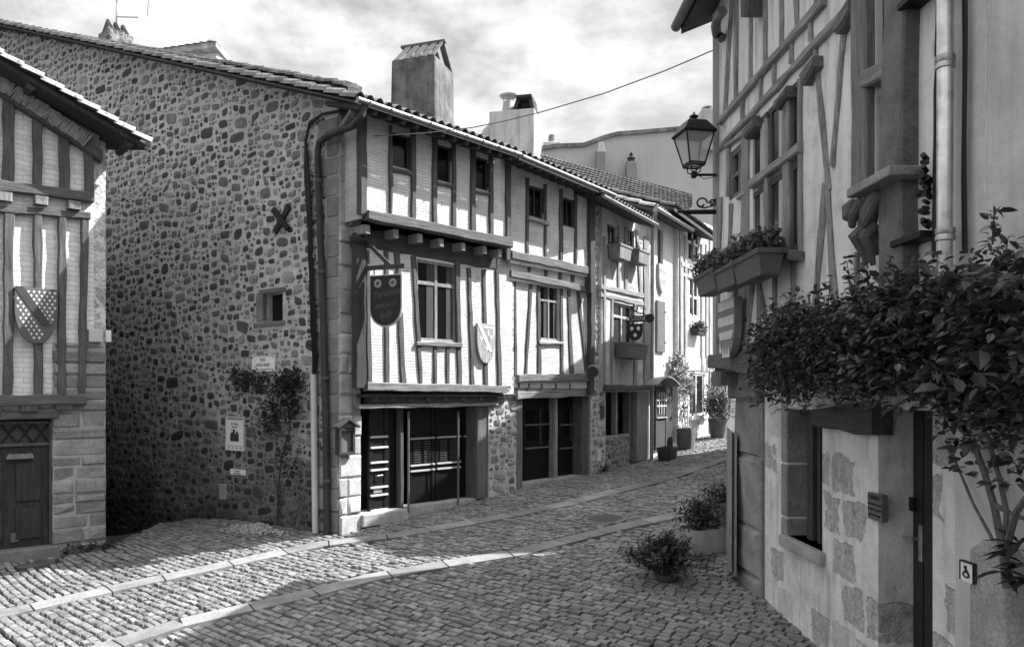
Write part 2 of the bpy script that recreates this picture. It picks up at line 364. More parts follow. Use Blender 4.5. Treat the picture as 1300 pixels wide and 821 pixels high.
def canal_roof(mb, A, B, C, D, pitch=.21, rows=12, amp=.05, sub=8, jit=.006):
    """canal tiles from eave A-B up to ridge D-C"""
    A, B, C, D = map(Vector, (A, B, C, D)); n = max(2, int(round((B-A).length/pitch)))
    nor = (B-A).cross(D-A).normalized()
    if nor.z < 0: nor = -nor
    vs = []; N = n*sub; jr = [[random.uniform(-jit, jit) for _ in range(n+1)] for _ in range(rows+1)]
    for j in range(rows):
        for e in (0, 1):
            t = (j + e)/rows; lift = .035*(1-e)
            for i in range(N+1):
                x = i/N; p = A.lerp(B, x).lerp(D.lerp(C, x), t); ph = (i % sub)/sub
                h = amp*(abs(math.sin(math.pi*ph))**.7*2-1)
                vs.append(p + nor*(h + lift + .05 + jr[j][min(n, i//sub)]))
    fs = []
    for r in range(2*rows-1):
        for i in range(N): fs.append((r*(N+1)+i, r*(N+1)+i+1, (r+1)*(N+1)+i+1, (r+1)*(N+1)+i))
    mb.add(vs, fs)
def slab(mb, A, B, C, D, th):                      # a thick quad, thickness downward
    P = [Vector(p) for p in (A, B, C, D)]; mb.hexa([p - Vector((0, 0, th)) for p in P] + P)
def foliage(mb, pts, n, size, spread=.08, up=.3, out=None, asp=.5):
    for _ in range(n):
        p = Vector(random.choice(pts)) + Vector((random.gauss(0, spread), random.gauss(0, spread), random.gauss(0, spread)))
        d = Vector((random.gauss(0, 1), random.gauss(0, 1), random.gauss(0, .7) + up))
        if out is not None: d += out*random.uniform(.2, 1.2)
        L = size*random.uniform(.6, 1.4); mb.leaf(p, d, Vector((random.gauss(0, .5), random.gauss(0, .5), 1)), L, L*asp*random.uniform(.8, 1.2))
CLOUD_LO, CLOUD_HI, SUN_E, EXPO = 1.2, 3.95, 4.9, 1.4
# ------------------------------------------------------------------ frames of the place
FH = Fr(-3.09, 13.72, .921, 1.0)                  # row of houses on the left of the street
FG = Fr(-3.09, 13.72, 1.38, -1.0)                 # gable wall of the corner house (s < 0 runs up the alley)
F3 = Fr(2.19, 19.45, .624, 1.0)                   # where the row bends
FL = Fr(-7.27, 13.78, 1.157, 1.0)                 # timber gable house at the near left
FR_ = Fr(2.66, 10.2, .0307, -1.0)                 # jettied house on the right (s grows towards the viewer)
SUN = Vector((1.751, .427, 1.9)).normalized()
# ------------------------------------------------------------------ ground
CP = [(-3.09, 13.72, 0), (-.59, 16.44, .28), (0, 17.07, .37), (1.857, 19.09, .49), (4.16, 22.6, .65), (6.03, 25.6, 1.03), (7.15, 27.4, 1.18), (10, 33, 1.7),
      (-7.27, 13.78, -.25), (-8.5, 12.7, -.27), (-7.4, 12.2, -.36), (0, 0, -.6), (-9, 6, -.95), (4, 5, -.12), (3, 10, .12), (0, 10, -.06), (4.5, 14, .42), (6.5, 20, .85), (-8.5, 19.5, -.3),
      (-5.6, 15.7, -.03), (25, 30, 1.9), (-25, 15, -1.4), (20, 5, .4), (-20, 40, .6), (20, 60, 2.5)]
_cp = np.array(CP); _d = np.sqrt(((_cp[:, None, :2]-_cp[None, :, :2])**2).sum(-1) + .6)
_A = np.zeros((len(CP)+1,)*2); _A[:-1, :-1] = _d; _A[:-1, -1] = 1; _A[-1, :-1] = 1
_w = np.linalg.solve(_A, np.append(_cp[:, 2], 0))
def g0(x, y):
    d = np.sqrt((np.asarray(x)[..., None]-_cp[:, 0])**2 + (np.asarray(y)[..., None]-_cp[:, 1])**2 + .6)
    return np.clip(d @ _w[:-1] + _w[-1], -2.5, 3.5)
def gp(u, v, f=None):
    k = (u-CU)/FPX; q = (HV-v)/FPX; Y = 12.0
    for _ in range(60):
        Y = .5*Y + .5*(float(g0(k*Y, Y)) - ZC)/q if q < 0 else Y
    return Vector((k*Y, Y, float(g0(k*Y, Y))))
E1, E2 = gp(262, 655), gp(136, 675)
_ed = (E1-E2).to_2d().normalized(); _en = Vector((-_ed.y, _ed.x))
if _en.x > 0: _en = -_en
def alley(x, y):
    """how far a point lies into the falling alley"""
    t = (np.asarray(x)-E2.x)*_en.x + (np.asarray(y)-E2.y)*_en.y
    ol = (np.asarray(x)-FL.x)*FL.n[0] + (np.asarray(y)-FL.y)*FL.n[1]
    return np.where(ol < .1, np.clip(t, 0, None), 0)
def g(x, y): return g0(x, y) - np.clip(alley(x, y)*.75, 0, 3.2)
def gz(x, y): return float(g(x, y))
# ground sheet: fine near the street, coarse out to the horizon
def axis(lo, hi, step, far):
    a = list(np.arange(lo, hi+.01, step)); ext = [step*2**i for i in range(1, 12)]
    b = [lo-e for e in ext if lo-e > -far] + [-far]; c = [hi+e for e in ext if hi+e < far] + [far]
    return np.array(sorted(set(b+a+c)))
gx, gy = axis(-16, 14, .33, 700), axis(-1, 36, .33, 700)
XX, YY = np.meshgrid(gx, gy); ZZ = g(XX, YY) - .075
nx, ny = len(gx), len(gy)
mb = MB(); mb.v = np.stack([XX.ravel(), YY.ravel(), ZZ.ravel()], 1).tolist()
mb.f = [(j*nx+i, j*nx+i+1, (j+1)*nx+i+1, (j+1)*nx+i) for j in range(ny-1) for i in range(nx-1)]
def m_joint():
    t = NT('dark_joint_earth'); c = t.coord(); n = t.noise(c, 18, 6, .7); t.col(t.rng(n, .3, .7, .02, .055)); t.rough(.95); t.bump(n, .4, .02); return t.m
structure(mb.build('street', m_joint(), loc=(0, 12, 0)))
# flush granite channel strips
def strip_pts(px):
    return [gp(u, v) for u, v in px]
S1 = strip_pts([(-160, 815), (0, 779), (150, 745), (323, 708), (408, 690), (500, 679), (577, 666), (642, 654.5), (719, 639), (835, 610), (925, 580.5), (960, 569)])
S2 = strip_pts([(40, 850), (230, 790), (400, 751), (473, 732), (585, 712), (658, 701), (777, 671), (854, 654), (930, 634)])
STRIP_W = .19
def along(P):
    out = [P[0]]
    for a, b in zip(P, P[1:]):
        n = max(1, int((b-a).length/.12)); out += [a.lerp(b, i/n) for i in range(1, n+1)]
    return out
SP = [along(S1), along(S2)]
spts = np.array([(p.x, p.y) for s in SP for p in s])
drains = [(461, 687, .42, .17, 'slot'), (612, 706, .5, .3, 'slot'), (45, 716, .55, .3, 'slab'), (768, 658, .36, .36, 'round')]
dpos = [gp(d[0], d[1]) for d in drains]
def ribbon(name, P, w, skip):
    mb = MB(); seg = []; acc = 0; P2 = P; run = [P2[0]]
    lim = random.uniform(.7, 1.1)
    def flush(run):
        if len(run) < 2: return
        L, Rr = [], []
        for i, p in enumerate(run):
            t = (run[min(i+1, len(run)-1)]-run[max(i-1, 0)]); t.z = 0; t.normalize(); n = Vector((-t.y, t.x, 0))
            q = p + t*(.012 if i == 0 else -.012 if i == len(run)-1 else 0)
            for lst, sg in ((L, 1), (Rr, -1)):
                e = q + n*w*sg; lst.append(Vector((e.x, e.y, gz(e.x, e.y)+.006)))
        vs = L + Rr; n_ = len(run); vs2 = [v - Vector((0, 0, .08)) for v in vs]
        fs = [(i, i+1, n_+i+1, n_+i) for i in range(n_-1)]; k = len(vs)
        fs += [(i, i+k, i+1+k, i+1) for i in range(n_-1)] + [(n_+i, n_+i+1, n_+i+1+k, n_+i+k) for i in range(n_-1)] + [(0, n_, n_+k, k), (n_-1, n_-1+k, 2*n_-1+k, 2*n_-1)]
        mb.add(vs+vs2, fs)
    for a, b in zip(P2, P2[1:]):
        acc += (b-a).length; run.append(b)
        if acc > lim: flush(run); run = [b]; acc = 0; lim = random.uniform(.7, 1.1)
    flush(run)
    return structure(mb.build(name, m_granite(.22, .35), loc=tuple(P[0])))
ribbon('paving_strip', SP[0], STRIP_W, 0); ribbon('paving_strip', SP[1], STRIP_W*.95, 0)
# setts, laid in rows across the street
def setts():
    V, Fc = [], []; d, n = np.array(FH.d), np.array(FH.n); row = 0
    a = -16.0
    while a < 22:
        pa = random.uniform(.095, .125); b = -9 + random.uniform(0, .2); wob = random.uniform(0, 6.28)
        while b < 14:
            lb = random.uniform(.12, .21); bc = b + lb/2; ac = a + pa/2 + .012*math.sin(b*1.3+wob) + .05*math.sin(b*.45+a*.3)
            b += lb
            x, y = np.array((FH.x, FH.y)) + d*ac + n*bc
            if y < 5.5 or y > 31: continue
            u, z0 = CU + FPX*x/y, 0
            if u < -70 or u > 1080 - max(0, (y-9))*7: continue
            yield_ok = True
            o3 = (x-F3.x)*F3.n[0] + (y-F3.y)*F3.n[1]; oh = bc; ol = (x-FL.x)*FL.n[0] + (y-FL.y)*FL.n[1]; og = (x-FG.x)*FG.n[0]+(y-FG.y)*FG.n[1]
            sh = ac
            if sh > 0 and sh < 7.7 and oh < -.05: continue
            if sh >= 7.7 and o3 < -.05: continue
            if sh <= 0 and og < -.05: continue
            if sh <= 0 and ol < .1 and x < -7.3: continue
            if float(alley(x, y)) > .05: continue
            if x > 3.25 and x > 3.3 + .36*(y-10.4): continue
            dd = np.min((spts[:, 0]-x)**2 + (spts[:, 1]-y)**2)
            if dd < (STRIP_W+.045)**2: continue
            if any(abs((x-q.x)*d[0]+(y-q.y)*d[1]) < r[2]/2+.03 and abs((x-q.x)*n[0]+(y-q.y)*n[1]) < r[3]/2+.06 for q, r in zip(dpos, drains) if r[4] != 'round'): continue
            if any((x-q.x)**2 + (y-q.y)**2 < .4**2 for q, r in zip(dpos, drains) if r[4] == 'round'): continue
            yield ac, bc, pa, lb, x, y
        a += pa; row += 1
d_, n_ = FH.d, FH.n; V, Fc = [], []
for ac, bc, pa, lb, x, y in setts():
    z = gz(x, y) + random.gauss(0, .007); ha, hb = pa/2-random.uniform(.009, .016), lb/2-random.uniform(.004, .009); o = len(V); ta, tb = random.gauss(0, .05), random.gauss(0, .05); rot = random.gauss(0, .035)
    e = .05; sx = (gz(x+e*d_[0], y+e*d_[1]) - gz(x-e*d_[0], y-e*d_[1]))/(2*e); sy = (gz(x+e*n_[0], y+e*n_[1]) - gz(x-e*n_[0], y-e*n_[1]))/(2*e)
    def pt(p, q, h):
        p, q = p - rot*q, q + rot*p; zz = z + h + (sx+ta)*p + (sy+tb)*q
        V.append((x + d_[0]*p + n_[0]*q, y + d_[1]*p + n_[1]*q, zz))
    rj = lambda: random.uniform(.9, 1.0)
    J = [(i*rj(), j*rj()) for i, j in ((-1, -1), (1, -1), (1, 1), (-1, 1))]
    for i, j in J: pt(i*ha, j*hb, -.06)
    for i, j in J: pt(i*ha, j*hb, -.010)
    for i, j in J: pt(i*ha*.84, j*hb*.9, -.002)
    for i, j in J: pt(i*ha*.45, j*hb*.5, .001)
    for r in range(3):
        for k in range(4): Fc.append((o+r*4+k, o+r*4+(k+1) % 4, o+(r+1)*4+(k+1) % 4, o+(r+1)*4+k))
    Fc.append((o+12, o+13, o+14, o+15))
mb = MB(); mb.v, mb.f = V, Fc
structure(mb.build('cobbles', m_sett(.19), smooth=True, loc=(0, 12, 0)))
# drains and covers
iron = m_plain(.035, .5, .3, 20)
IRON = m_plain(.018, .5, .3, 15)
for (u, v, L, Wd, kind), q, lab in zip(drains, dpos, ('narrow slotted iron drain grate in the sunlit paving beside the stone corner', 'iron drain grate interrupting the lower pale paving strip', 'dark stone cover slab set in the paving by the near left doorway', 'round iron manhole cover in the middle of the cobbled street')):
    mb = MB(); z = q.z + .004; F = Fr(q.x, q.y, FH.d[0], FH.d[1])
    sl = (gz(q.x+FH.d[0]*.3, q.y+FH.d[1]*.3)-gz(q.x-FH.d[0]*.3, q.y-FH.d[1]*.3))/.6
    if kind == 'slot':
        t = tag(None or thing('drain_grate', lab, 'drain grate', tuple(q)), lab, 'drain grate')
        m1 = MB()
        for (a0, a1, b0, b1) in ((-L/2, L/2, -Wd/2, -Wd/2+.03), (-L/2, L/2, Wd/2-.03, Wd/2), (-L/2, -L/2+.03, -Wd/2+.03, Wd/2-.03), (L/2-.03, L/2, -Wd/2+.03, Wd/2-.03)): F.box(m1, a0, a1, z-.05, z, b0, b1)
        for i in range(9):
            a = -L/2 + .05 + (L-.1)*i/8; F.box(m1, a-.011, a+.011, z-.05, z-.004, -Wd/2+.03, Wd/2-.03)
        m1.v = [(x, y, zz + sl*((x-q.x)*FH.d[0]+(y-q.y)*FH.d[1])) for x, y, zz in m1.v]
        m1.build('grate', m_plain(.12, .5, .3, 20), t)
    elif kind == 'slab':
        F.box(mb, -L/2, L/2, z-.06, z, -Wd/2, Wd/2); tag(mb.build('cover_slab', m_granite(.10), loc=tuple(q), bevel=.01), lab, 'cover slab')
    else:
        t = thing('manhole_cover', lab, 'manhole cover', tuple(q)); sl2 = (gz(q.x+FH.n[0]*.3, q.y+FH.n[1]*.3)-gz(q.x-FH.n[0]*.3, q.y-FH.n[1]*.3))/.6
        def tilt(m): m.v = [(x, y, zz + sl*((x-q.x)*FH.d[0]+(y-q.y)*FH.d[1]) + sl2*((x-q.x)*FH.n[0]+(y-q.y)*FH.n[1])) for x, y, zz in m.v]
        mb.lathe((q.x, q.y, z-.05), [(.39, 0), (.39, .052), (.33, .052), (.33, .04)], 28); tilt(mb); mb.build('rim', m_plain(.16, .6), t)
        m2 = MB(); m2.lathe((q.x, q.y, z-.04), [(.325, 0), (.325, .036)], 28)
        for i in range(-4, 5):
            for j in range(-4, 5):
                if i*i+j*j < 17: m2.box((q.x+i*.066, q.y+j*.066, z+.002), (.045, .045, .012))
        tilt(m2); m2.build('lid', m_plain(.10, .5, .3, 20), t)
# ------------------------------------------------------------------ common materials
GLASS = m_gloss(.006)
GLASS_R = m_gloss(.03, .16)
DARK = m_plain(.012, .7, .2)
WHITE = m_plain(.62, .6, .08)
WV, WH_ = m_wood(.075), m_wood(.10, FH.d)
INF_H, INF_3 = m_infill(.64, FH.d, .055, .22), m_infill(.6, F3.d)
TILE = m_tile(.20)
ZINC = m_metal(.42, .4, .6)
PIPE = m_plain(.045, .5, .3)
QUOIN = m_granite(.30, .45)
def ground_at(fr, a, o=0.0): p = fr.P(a, o, 0); return gz(p.x, p.y)
def quoin_pier(fr, root, a0, a1, z0, z1, o0, o1, hmin=.24, hmax=.42, mat=None, name='quoin_pier', two=.5):
    """a pier of squared blocks, joints between, one mesh"""
    mb = MB(); z = z0
    while z < z1-.02:
        h = min(random.uniform(hmin, hmax), z1-z)
        if z1-z-h < .12: h = z1-z
        cuts = [a0, a1] if random.random() > two else [a0, a0+(a1-a0)*random.uniform(.35, .65), a1]
        for x0, x1 in zip(cuts, cuts[1:]):
            j = lambda: random.uniform(-.02, .02)
            p0, p1, q0, q1, f = x0+random.uniform(.004, .014), x1-random.uniform(.004, .014), z+random.uniform(.004, .014), z+h-random.uniform(.004, .014), o1+random.uniform(-.03, .015)
            c = random.uniform(.02, .04)
            vs = [fr.P(p0, o0, q0), fr.P(p1, o0, q0), fr.P(p1, o0, q1), fr.P(p0, o0, q1), fr.P(p0+j()*.3, f-c, q0), fr.P(p1, f-c, q0), fr.P(p1, f-c, q1), fr.P(p0, f-c, q1),
                  fr.P(p0+c, f+j(), q0+c), fr.P(p1-c, f+j(), q0+c), fr.P(p1-c, f+j(), q1-c), fr.P(p0+c, f+j(), q1-c)]
            mb.add(vs, [(0, 3, 2, 1), (8, 9, 10, 11)] + [(k, (k+1) % 4, (k+1) % 4+4, k+4) for k in range(4)] + [(k+4, (k+1) % 4+4, (k+1) % 4+8, k+8) for k in range(4)])
        z += h
    mc = MB(); fr.box(mc, a0+.012, a1-.012, z0, z1, o0, o1-.035)
    p = mb.build(name, mat or QUOIN, root); mc.build('mortar', m_plain(.33, .9, .3), p); return p

@memo
def m_stone(lo, hi, low=None):
    """one random grey per stone; alley shade painted in low down"""
    t = NT('field_stone'); c = t.coord(); isl = t.island(); n = t.noise(c, 20, 5, .7); b_ = t.noise(c, 5, 3)
    v = t.math('MULTIPLY', t.rng(t.math('POWER', isl, 1.5), 0, 1, lo, hi), t.math('MULTIPLY', t.rng(n, .28, .72, .55, 1.5), t.rng(b_, .3, .7, .8, 1.2)))
    if low:  # shade of the narrow alley put into the stone colour
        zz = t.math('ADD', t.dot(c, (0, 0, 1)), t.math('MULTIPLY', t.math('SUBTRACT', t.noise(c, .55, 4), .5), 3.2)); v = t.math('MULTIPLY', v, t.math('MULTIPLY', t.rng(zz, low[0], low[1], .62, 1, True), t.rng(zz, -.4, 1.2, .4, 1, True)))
    t.col(v); t.rough(.88); t.spec(.25); t.bump(t.math('ADD', n, b_), .7, .02); return t.m
@memo
def m_mortar(v, low=None):
    t = NT('lime_mortar'); c = t.coord(); n = t.noise(c, 7, 6, .65); f = t.noise(c, 34, 5, .7); s = t.noise(c, .8, 4, .6)
    x = t.math('MULTIPLY', t.math('MULTIPLY', t.rng(n, .3, .7, v*.74, v*1.14), t.rng(f, .3, .7, .82, 1.1)), t.rng(s, .35, .7, 1.05, .8))
    if low:  # dim alley foot painted into the mortar colour
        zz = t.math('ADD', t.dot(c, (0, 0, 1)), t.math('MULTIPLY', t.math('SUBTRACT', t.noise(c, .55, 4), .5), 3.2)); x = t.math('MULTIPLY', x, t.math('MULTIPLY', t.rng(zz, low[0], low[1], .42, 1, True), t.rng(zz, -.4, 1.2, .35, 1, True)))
    t.col(x); t.rough(.95); t.spec(.15); t.bump(t.math('ADD', t.math('MULTIPLY', n, 1.4), f), .8, .03); return t.m
def rubble(fr, parent, a0, a1, z0, top, o, mat, gap=lambda z: .02, skip=(), name='rubble_stones', tilt=0.0, dens=1.0, big=True):
    """field stones of all sizes fitted together without courses, each a low rough lump standing out of the mortar"""
    V, Fc = [], []; NK = 8; z1 = max(top(a0), top(a1)); q = .01; W_, H_ = int((a1-a0)/q), int((z1-z0)/q); occ = np.zeros((W_, H_), dtype=bool)
    rng = np.random.default_rng(int(abs(a0*71+a1*37+z0*11)*10) % 9973)
    area = (a1-a0)*(z1-z0)
    def lump(a, zc, w, h):
        i0 = len(V); ph = random.uniform(0, .7); ex = random.uniform(.34, .72); rr = [random.uniform(.78, 1.06) for _ in range(NK)]; pr = random.uniform(.008, .026)*min(1, w/.12); sk = random.gauss(0, .14)
        cs = [(math.copysign(abs(math.cos(2*math.pi*k/NK+ph))**ex*rr[k]*w/2, math.cos(2*math.pi*k/NK+ph)), math.copysign(abs(math.sin(2*math.pi*k/NK+ph))**ex*rr[k]*h/2, math.sin(2*math.pi*k/NK+ph))) for k in range(NK)]
        for f, oo in ((1.0, -.012), (.92, pr*.6), (.66, pr), (.25, pr*1.1)):
            for x, y in cs:
                x, y = x*f, y*f; V.append(tuple(fr.P(a+x, o+oo+random.uniform(-.002, .002), zc+y+sk*x)))
        for r in range(3):
            for k in range(NK): Fc.append((i0+r*NK+k, i0+r*NK+(k+1) % NK, i0+(r+1)*NK+(k+1) % NK, i0+(r+1)*NK+k))
        Fc.append(tuple(i0+3*NK+k for k in range(NK)))
    levels = ((.30, .52, .17, .26, .5), (.20, .32, .11, .18, 11), (.13, .22, .08, .15, 130), (.08, .14, .055, .10, 330), (.045, .08, .035, .06, 300))
    for w0, w1, h0, h1, per in levels[0 if big else 1:]:
        n = int(per*area*dens*2.2); R_ = rng.random((n, 5))
        for r in R_:
            w, h = w0+(w1-w0)*r[0], h0+(h1-h0)*r[1]; a, z = a0 + r[2]*(a1-a0), z0 + r[3]*(z1-z0)
            if z + h/2 + tilt*(z-2.5)*-a > top(a) - .03: continue
            g_ = gap(z)*(.6+.9*r[4]); i, j, di, dj = int((a-a0-w/2-g_/2)/q), int((z-z0-h/2-g_/2)/q), int((w+g_)/q)+1, int((h+g_)/q)+1
            if i < 0 or j < 0 or i+di > W_ or j+dj > H_ or occ[i:i+di, j:j+dj].any(): continue
            if any(s[0]-w/2 < a < s[1]+w/2 and s[2]-h/2 < z - tilt*(z-2.5)*a < s[3]+h/2 for s in skip): continue
            occ[i:i+di, j:j+dj] = True; lump(a, z - tilt*(z-2.5)*a, w*1.05, h*1.05)
    mb = MB(); mb.v, mb.f = V, Fc; return mb.build(name, mat, parent, smooth=True)
# ================================================================== corner house with the stone gable
H1 = thing('corner_house', 'tall corner house with a long bare rubble gable and jettied timber front', 'house', (FH.x, FH.y, 0))
# gable wall
_, zE = FG.px(432, 112); vs_ = FG.px(0, 33); slope_g = (vs_[1]-zE)/(vs_[0]-FG.px(432, 112)[0])
top_g = lambda a: zE + slope_g*(a - FG.px(432, 112)[0])
aL = -16.2
gh = px_rect(FG, 334, 359, 372, 408, 0)
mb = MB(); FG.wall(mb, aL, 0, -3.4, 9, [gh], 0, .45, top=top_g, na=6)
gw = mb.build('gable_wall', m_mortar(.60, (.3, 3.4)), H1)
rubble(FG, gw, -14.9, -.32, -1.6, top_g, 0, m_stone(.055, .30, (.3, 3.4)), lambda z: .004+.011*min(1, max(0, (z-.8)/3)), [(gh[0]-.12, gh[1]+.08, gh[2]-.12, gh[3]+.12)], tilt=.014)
mb = MB(); FG.box(mb, gh[0]-.02, gh[1]+.02, gh[2]-.02, gh[3]+.02, -.4, -.22); w_ = mb.build('window', DARK, H1)
mb = MB()
for r in (px_rect(FG, 330, 363, 366, 372, 0), px_rect(FG, 328, 362, 408, 414, 0)): FG.box(mb, r[0], r[1], r[2], r[3], -.1, .03)
r = px_rect(FG, 326, 334, 372, 408, 0); FG.box(mb, r[0], r[1], r[2], r[3], -.1, .02)
mb.build('window_frame', m_granite(.17, .35), w_, bevel=.015)
# corner quoins on the front and gable sides
def g_at(fr, a, o=0): return ground_at(fr, a, o)
a_p, _ = FH.px(459, 600, 0)
quoin_pier(FH, H1, .0, a_p, -.1, top_g(0)-.4, -.4, .02, .3, .48, m_granite(.42, .35))
mb = MB(); z = .0
while z < 7.3:
    h = random.uniform(.26, .42); L = random.choice((.3, .55, .42, .62))
    FG.box(mb, -L, -.004, z+.008, z+h-.008, -.08, .022+random.uniform(-.006, .008)); z += h
mb.build('gable_quoins', m_granite(.22, .45), H1, bevel=.02)
# iron cross anchor
mb = MB(); a, z = FG.px(360, 279); M = FG.M(a, .04, z)
for ang in (R(46), R(-44)):
    m2 = M @ Matrix.Rotation(ang, 4, 'Z'); mb.hexa([m2 @ Vector(q) for q in ((-.31, -.06, -.02), (.31, -.06, -.02), (.31, .06, -.02), (-.31, .06, -.02), (-.31, -.06, .02), (.31, -.06, .02), (.31, .06, .02), (-.31, .06, .02))])
    M = FG.M(a, .075, z)
mb.build('wall_anchor', IRON, H1, bevel=.006)
# roof: the eave line follows the front, the slope climbs up the gable
gdir = Vector((-FG.d[0], -FG.d[1], 0)); 
def roof_pt(a, o, up):                             # point on a roof plane over the row: 'up' metres up the gable direction
    pass
eA = FH.W(458, 128, 1.0); eB = FH.W(657, 196, 1.0)
eA = eA - (eB-eA).normalized()*.12
rise = Vector((gdir.x*15.8, gdir.y*15.8, top_g(-14.8)+.02-eA.z))
LIFT = Vector((0, 0, .0))
mb = MB(); canal_roof(mb, eA, eB, eB+rise, eA+rise, .2, 40, .055, 6); mb.build('roof', TILE, H1)
mb = MB(); slab(mb, eA-Vector((0, 0, .03)), eB-Vector((0, 0, .03)), eB+rise-Vector((0, 0, .03)), eA+rise-Vector((0, 0, .03)), .035); mb.build('eave_boards', m_wood(.05), H1)
mb = MB(); back = rise*1.0 + Vector((gdir.x*5, gdir.y*5, -2.0)); slab(mb, eA+rise, eB+rise, eB+back+rise*0, eA+back+rise*0, .1); mb.build('rear_roof', TILE, H1)
# verge tiles along the gable
mb = MB(); n = 62
for i in range(n):
    t0 = -.03 + i*.262; a0 = .25 - t0; 
    if a0 < aL: break
    z0 = top_g(a0) + random.uniform(-.03, .02); a1 = a0 - .30; z1 = top_g(a1)+.02
    hw = .10
    prof = [(-.11, -.01), (-.075, .05), (0, .085), (.075, .05), (.12, -.01)]
    for (oo, zz) in ((.06, .02), (-.16, .05)):
        v_ = [FG.P(a0, oo+q[0], z0+zz+q[1]+.035) for q in prof] + [FG.P(a1, oo+q[0]*.85, z1+zz+q[1]) for q in prof]
        mb.add(v_, [(k, k+1, k+6, k+5) for k in range(4)] + [(4, 3, 2, 1, 0), (0, 5, 9, 4)])
    FG.box(mb, a1+random.uniform(0, .04), a0-.004, min(z0, z1)-.02-random.uniform(0, .03), max(z0, z1)+.02, -.3, .03+random.uniform(-.02, .03))
mb.build('verge_tiles', m_plain(.075, .9, .95, 11), H1)
# gutter and downpipe
mb = MB(); gA = eA + Vector((FH.n[0]*.08, FH.n[1]*.08, -.03)); gB = eB + Vector((FH.n[0]*.08, FH.n[1]*.08, -.03))
mb.tube([gA, gA.lerp(gB, .5), gB], .05, 10); mb.build('gutter', m_metal(.22, .4, .6), H1, smooth=True)
for i in range(9): mb = MB(); p = gA.lerp(gB, (i+.5)/9); mb.tube([p+Vector((0, 0, .05)), p+Vector((FH.n[0]*.07, FH.n[1]*.07, .0)), p-Vector((0, 0, .07))], .012, 5); mb.build('gutter_bracket', m_metal(.4, .4), H1)
pp = [FH.W(463, 134, 1.02), FH.W(460, 146, 1.0), FH.W(449, 160, .75), FG.W(418, 171, .16), FG.W(405, 181, .12), FG.W(403, 200, .1), FG.W(410, 390, .1), FG.W(414, 560, .1), FG.W(415, 676, .1)]
mb = MB(); mb.tube(pp, .062, 10); dp = mb.build('downpipe', PIPE, H1, smooth=True)
for (u, v) in ((404.5, 230), (408.5, 345), (413, 480), (415, 610)):
    m2 = MB(); c = FG.W(u, v, .1); m2.lathe(c-Vector((0, 0, .03)), [(.07, 0), (.075, .03), (.07, .06)], 12); m2.build('pipe_collar', m_plain(.09), dp)
# diagonal strut under the eave
mb = MB(); a, b = FG.W(425, 178, .05), FH.W(449, 141, .75); mb.tube([a, b], .07, 6); mb.build('eave_strut', m_wood(.16), H1)
for i in range(13):
    mb = MB(); p = eA.lerp(eB, (i+.4)/13); q = p + Vector((-FH.n[0]*1.0, -FH.n[1]*1.0, .33)); p = p + Vector((0, 0, -.12)); q = q + Vector((0, 0, -.12))
    mb.tube([p, q], .055, 4); mb.build('rafter', m_wood(.06), H1)
# --- front, second floor
o2 = .5; A = House(H1, FH, WV, WH_, o2)
def storey(fr, root, u0, u1, v0, v1, o, mat, holes=(), depth=.3, name='infill_wall'):
    a0, zt = fr.px(u0, v0, o); a1, zt2 = fr.px(u1, v0, o); zb = min(fr.px(u0, v1, o)[1], fr.px(u1, v1, o)[1])
    mb = MB(); fr.wall(mb, a0, a1, zb, max(zt, zt2), [px_rect(fr, *h, o) for h in holes], o, depth); return mb.build(name, mat, root)
def storey2(fr, root, TL, TR, BR, BL, o, mat, holes=(), depth=.3, name='infill_wall'):
    """as storey, but with sloping head and foot (between the given photo corners)"""
    a0, zt0 = fr.px(*TL, o); a1, zt1 = fr.px(*TR, o); _, zb1 = fr.px(*BR, o); b0, zb0 = fr.px(*BL, o)
    mb = MB(); fr.wall(mb, a0, a1, min(zb0, zb1), max(zt0, zt1), [px_rect(fr, *h, o) for h in holes], o, depth, top=lambda a: zt0 + (zt1-zt0)*(a-a0)/(a1-a0), na=3); return mb.build(name, mat, root)
win2 = [(496, 521, 170, 213), (554, 573, 185, 231), (603, 620, 200, 241)]
storey2(FH, H1, (459, 130), (646, 194), (646, 312), (459, 270), o2, INF_H, win2)
mb = MB(); a0, zt = FH.px(459, 150, o2); _, zb = FH.px(459, 277, o2); FH.poly(mb, [(a0-.004, zb), (a0-.004, zt), (a0+.02, zt), (a0+.02, zb)], -.05, o2-.004); mb.build('side_infill', m_infill(.55, FG.d), H1)
A.post(455, 464, 140, 272, 455, 464, .06)
for h in win2:
    r = px_rect(FH, *h, o2); window(H1, FH, r[0], r[1], r[2], r[3], o2-.04, m_wood(.05), GLASS, 1, (), .04)
for (l, rr, t, b) in ((493, 497, 160, 280), (521, 527, 165, 287), (548, 554, 172, 292), (573, 578, 180, 297), (596.5, 603, 188, 302), (620, 625, 195, 306), (641, 647, 198, 312)): A.post(l, rr, t, b)
for (l, t, rr, t2) in ((496, 213, 522, 219), (553, 231, 574, 235), (602, 241, 620, 245)): A.beam(l, t, t+4, rr, t2, t2+4, .06, name='window_sill')
A.beam(463, 267, 280, 646, 303.5, 315, .13)
for (u, v) in ((467, 291), (503.6, 296.5), (534, 302), (561, 308), (588.6, 313), (616, 317), (635, 321)): A.joist(u, v, .13, .15, -.1, .52, mat=m_wood(.2))
A.beam(452, 288, 312, 630, 318, 343, .02, .22, 'bressummer', m_wood(.06, FH.d), .2)
mb = MB(); FH.box(mb, .3, FH.px(646, 300, .5)[0], FH.px(550, 300, .3)[1]+.12, FH.px(550, 300, .3)[1]+.2, .0, .49); mb.build('jetty_floor', m_wood(.06), H1)
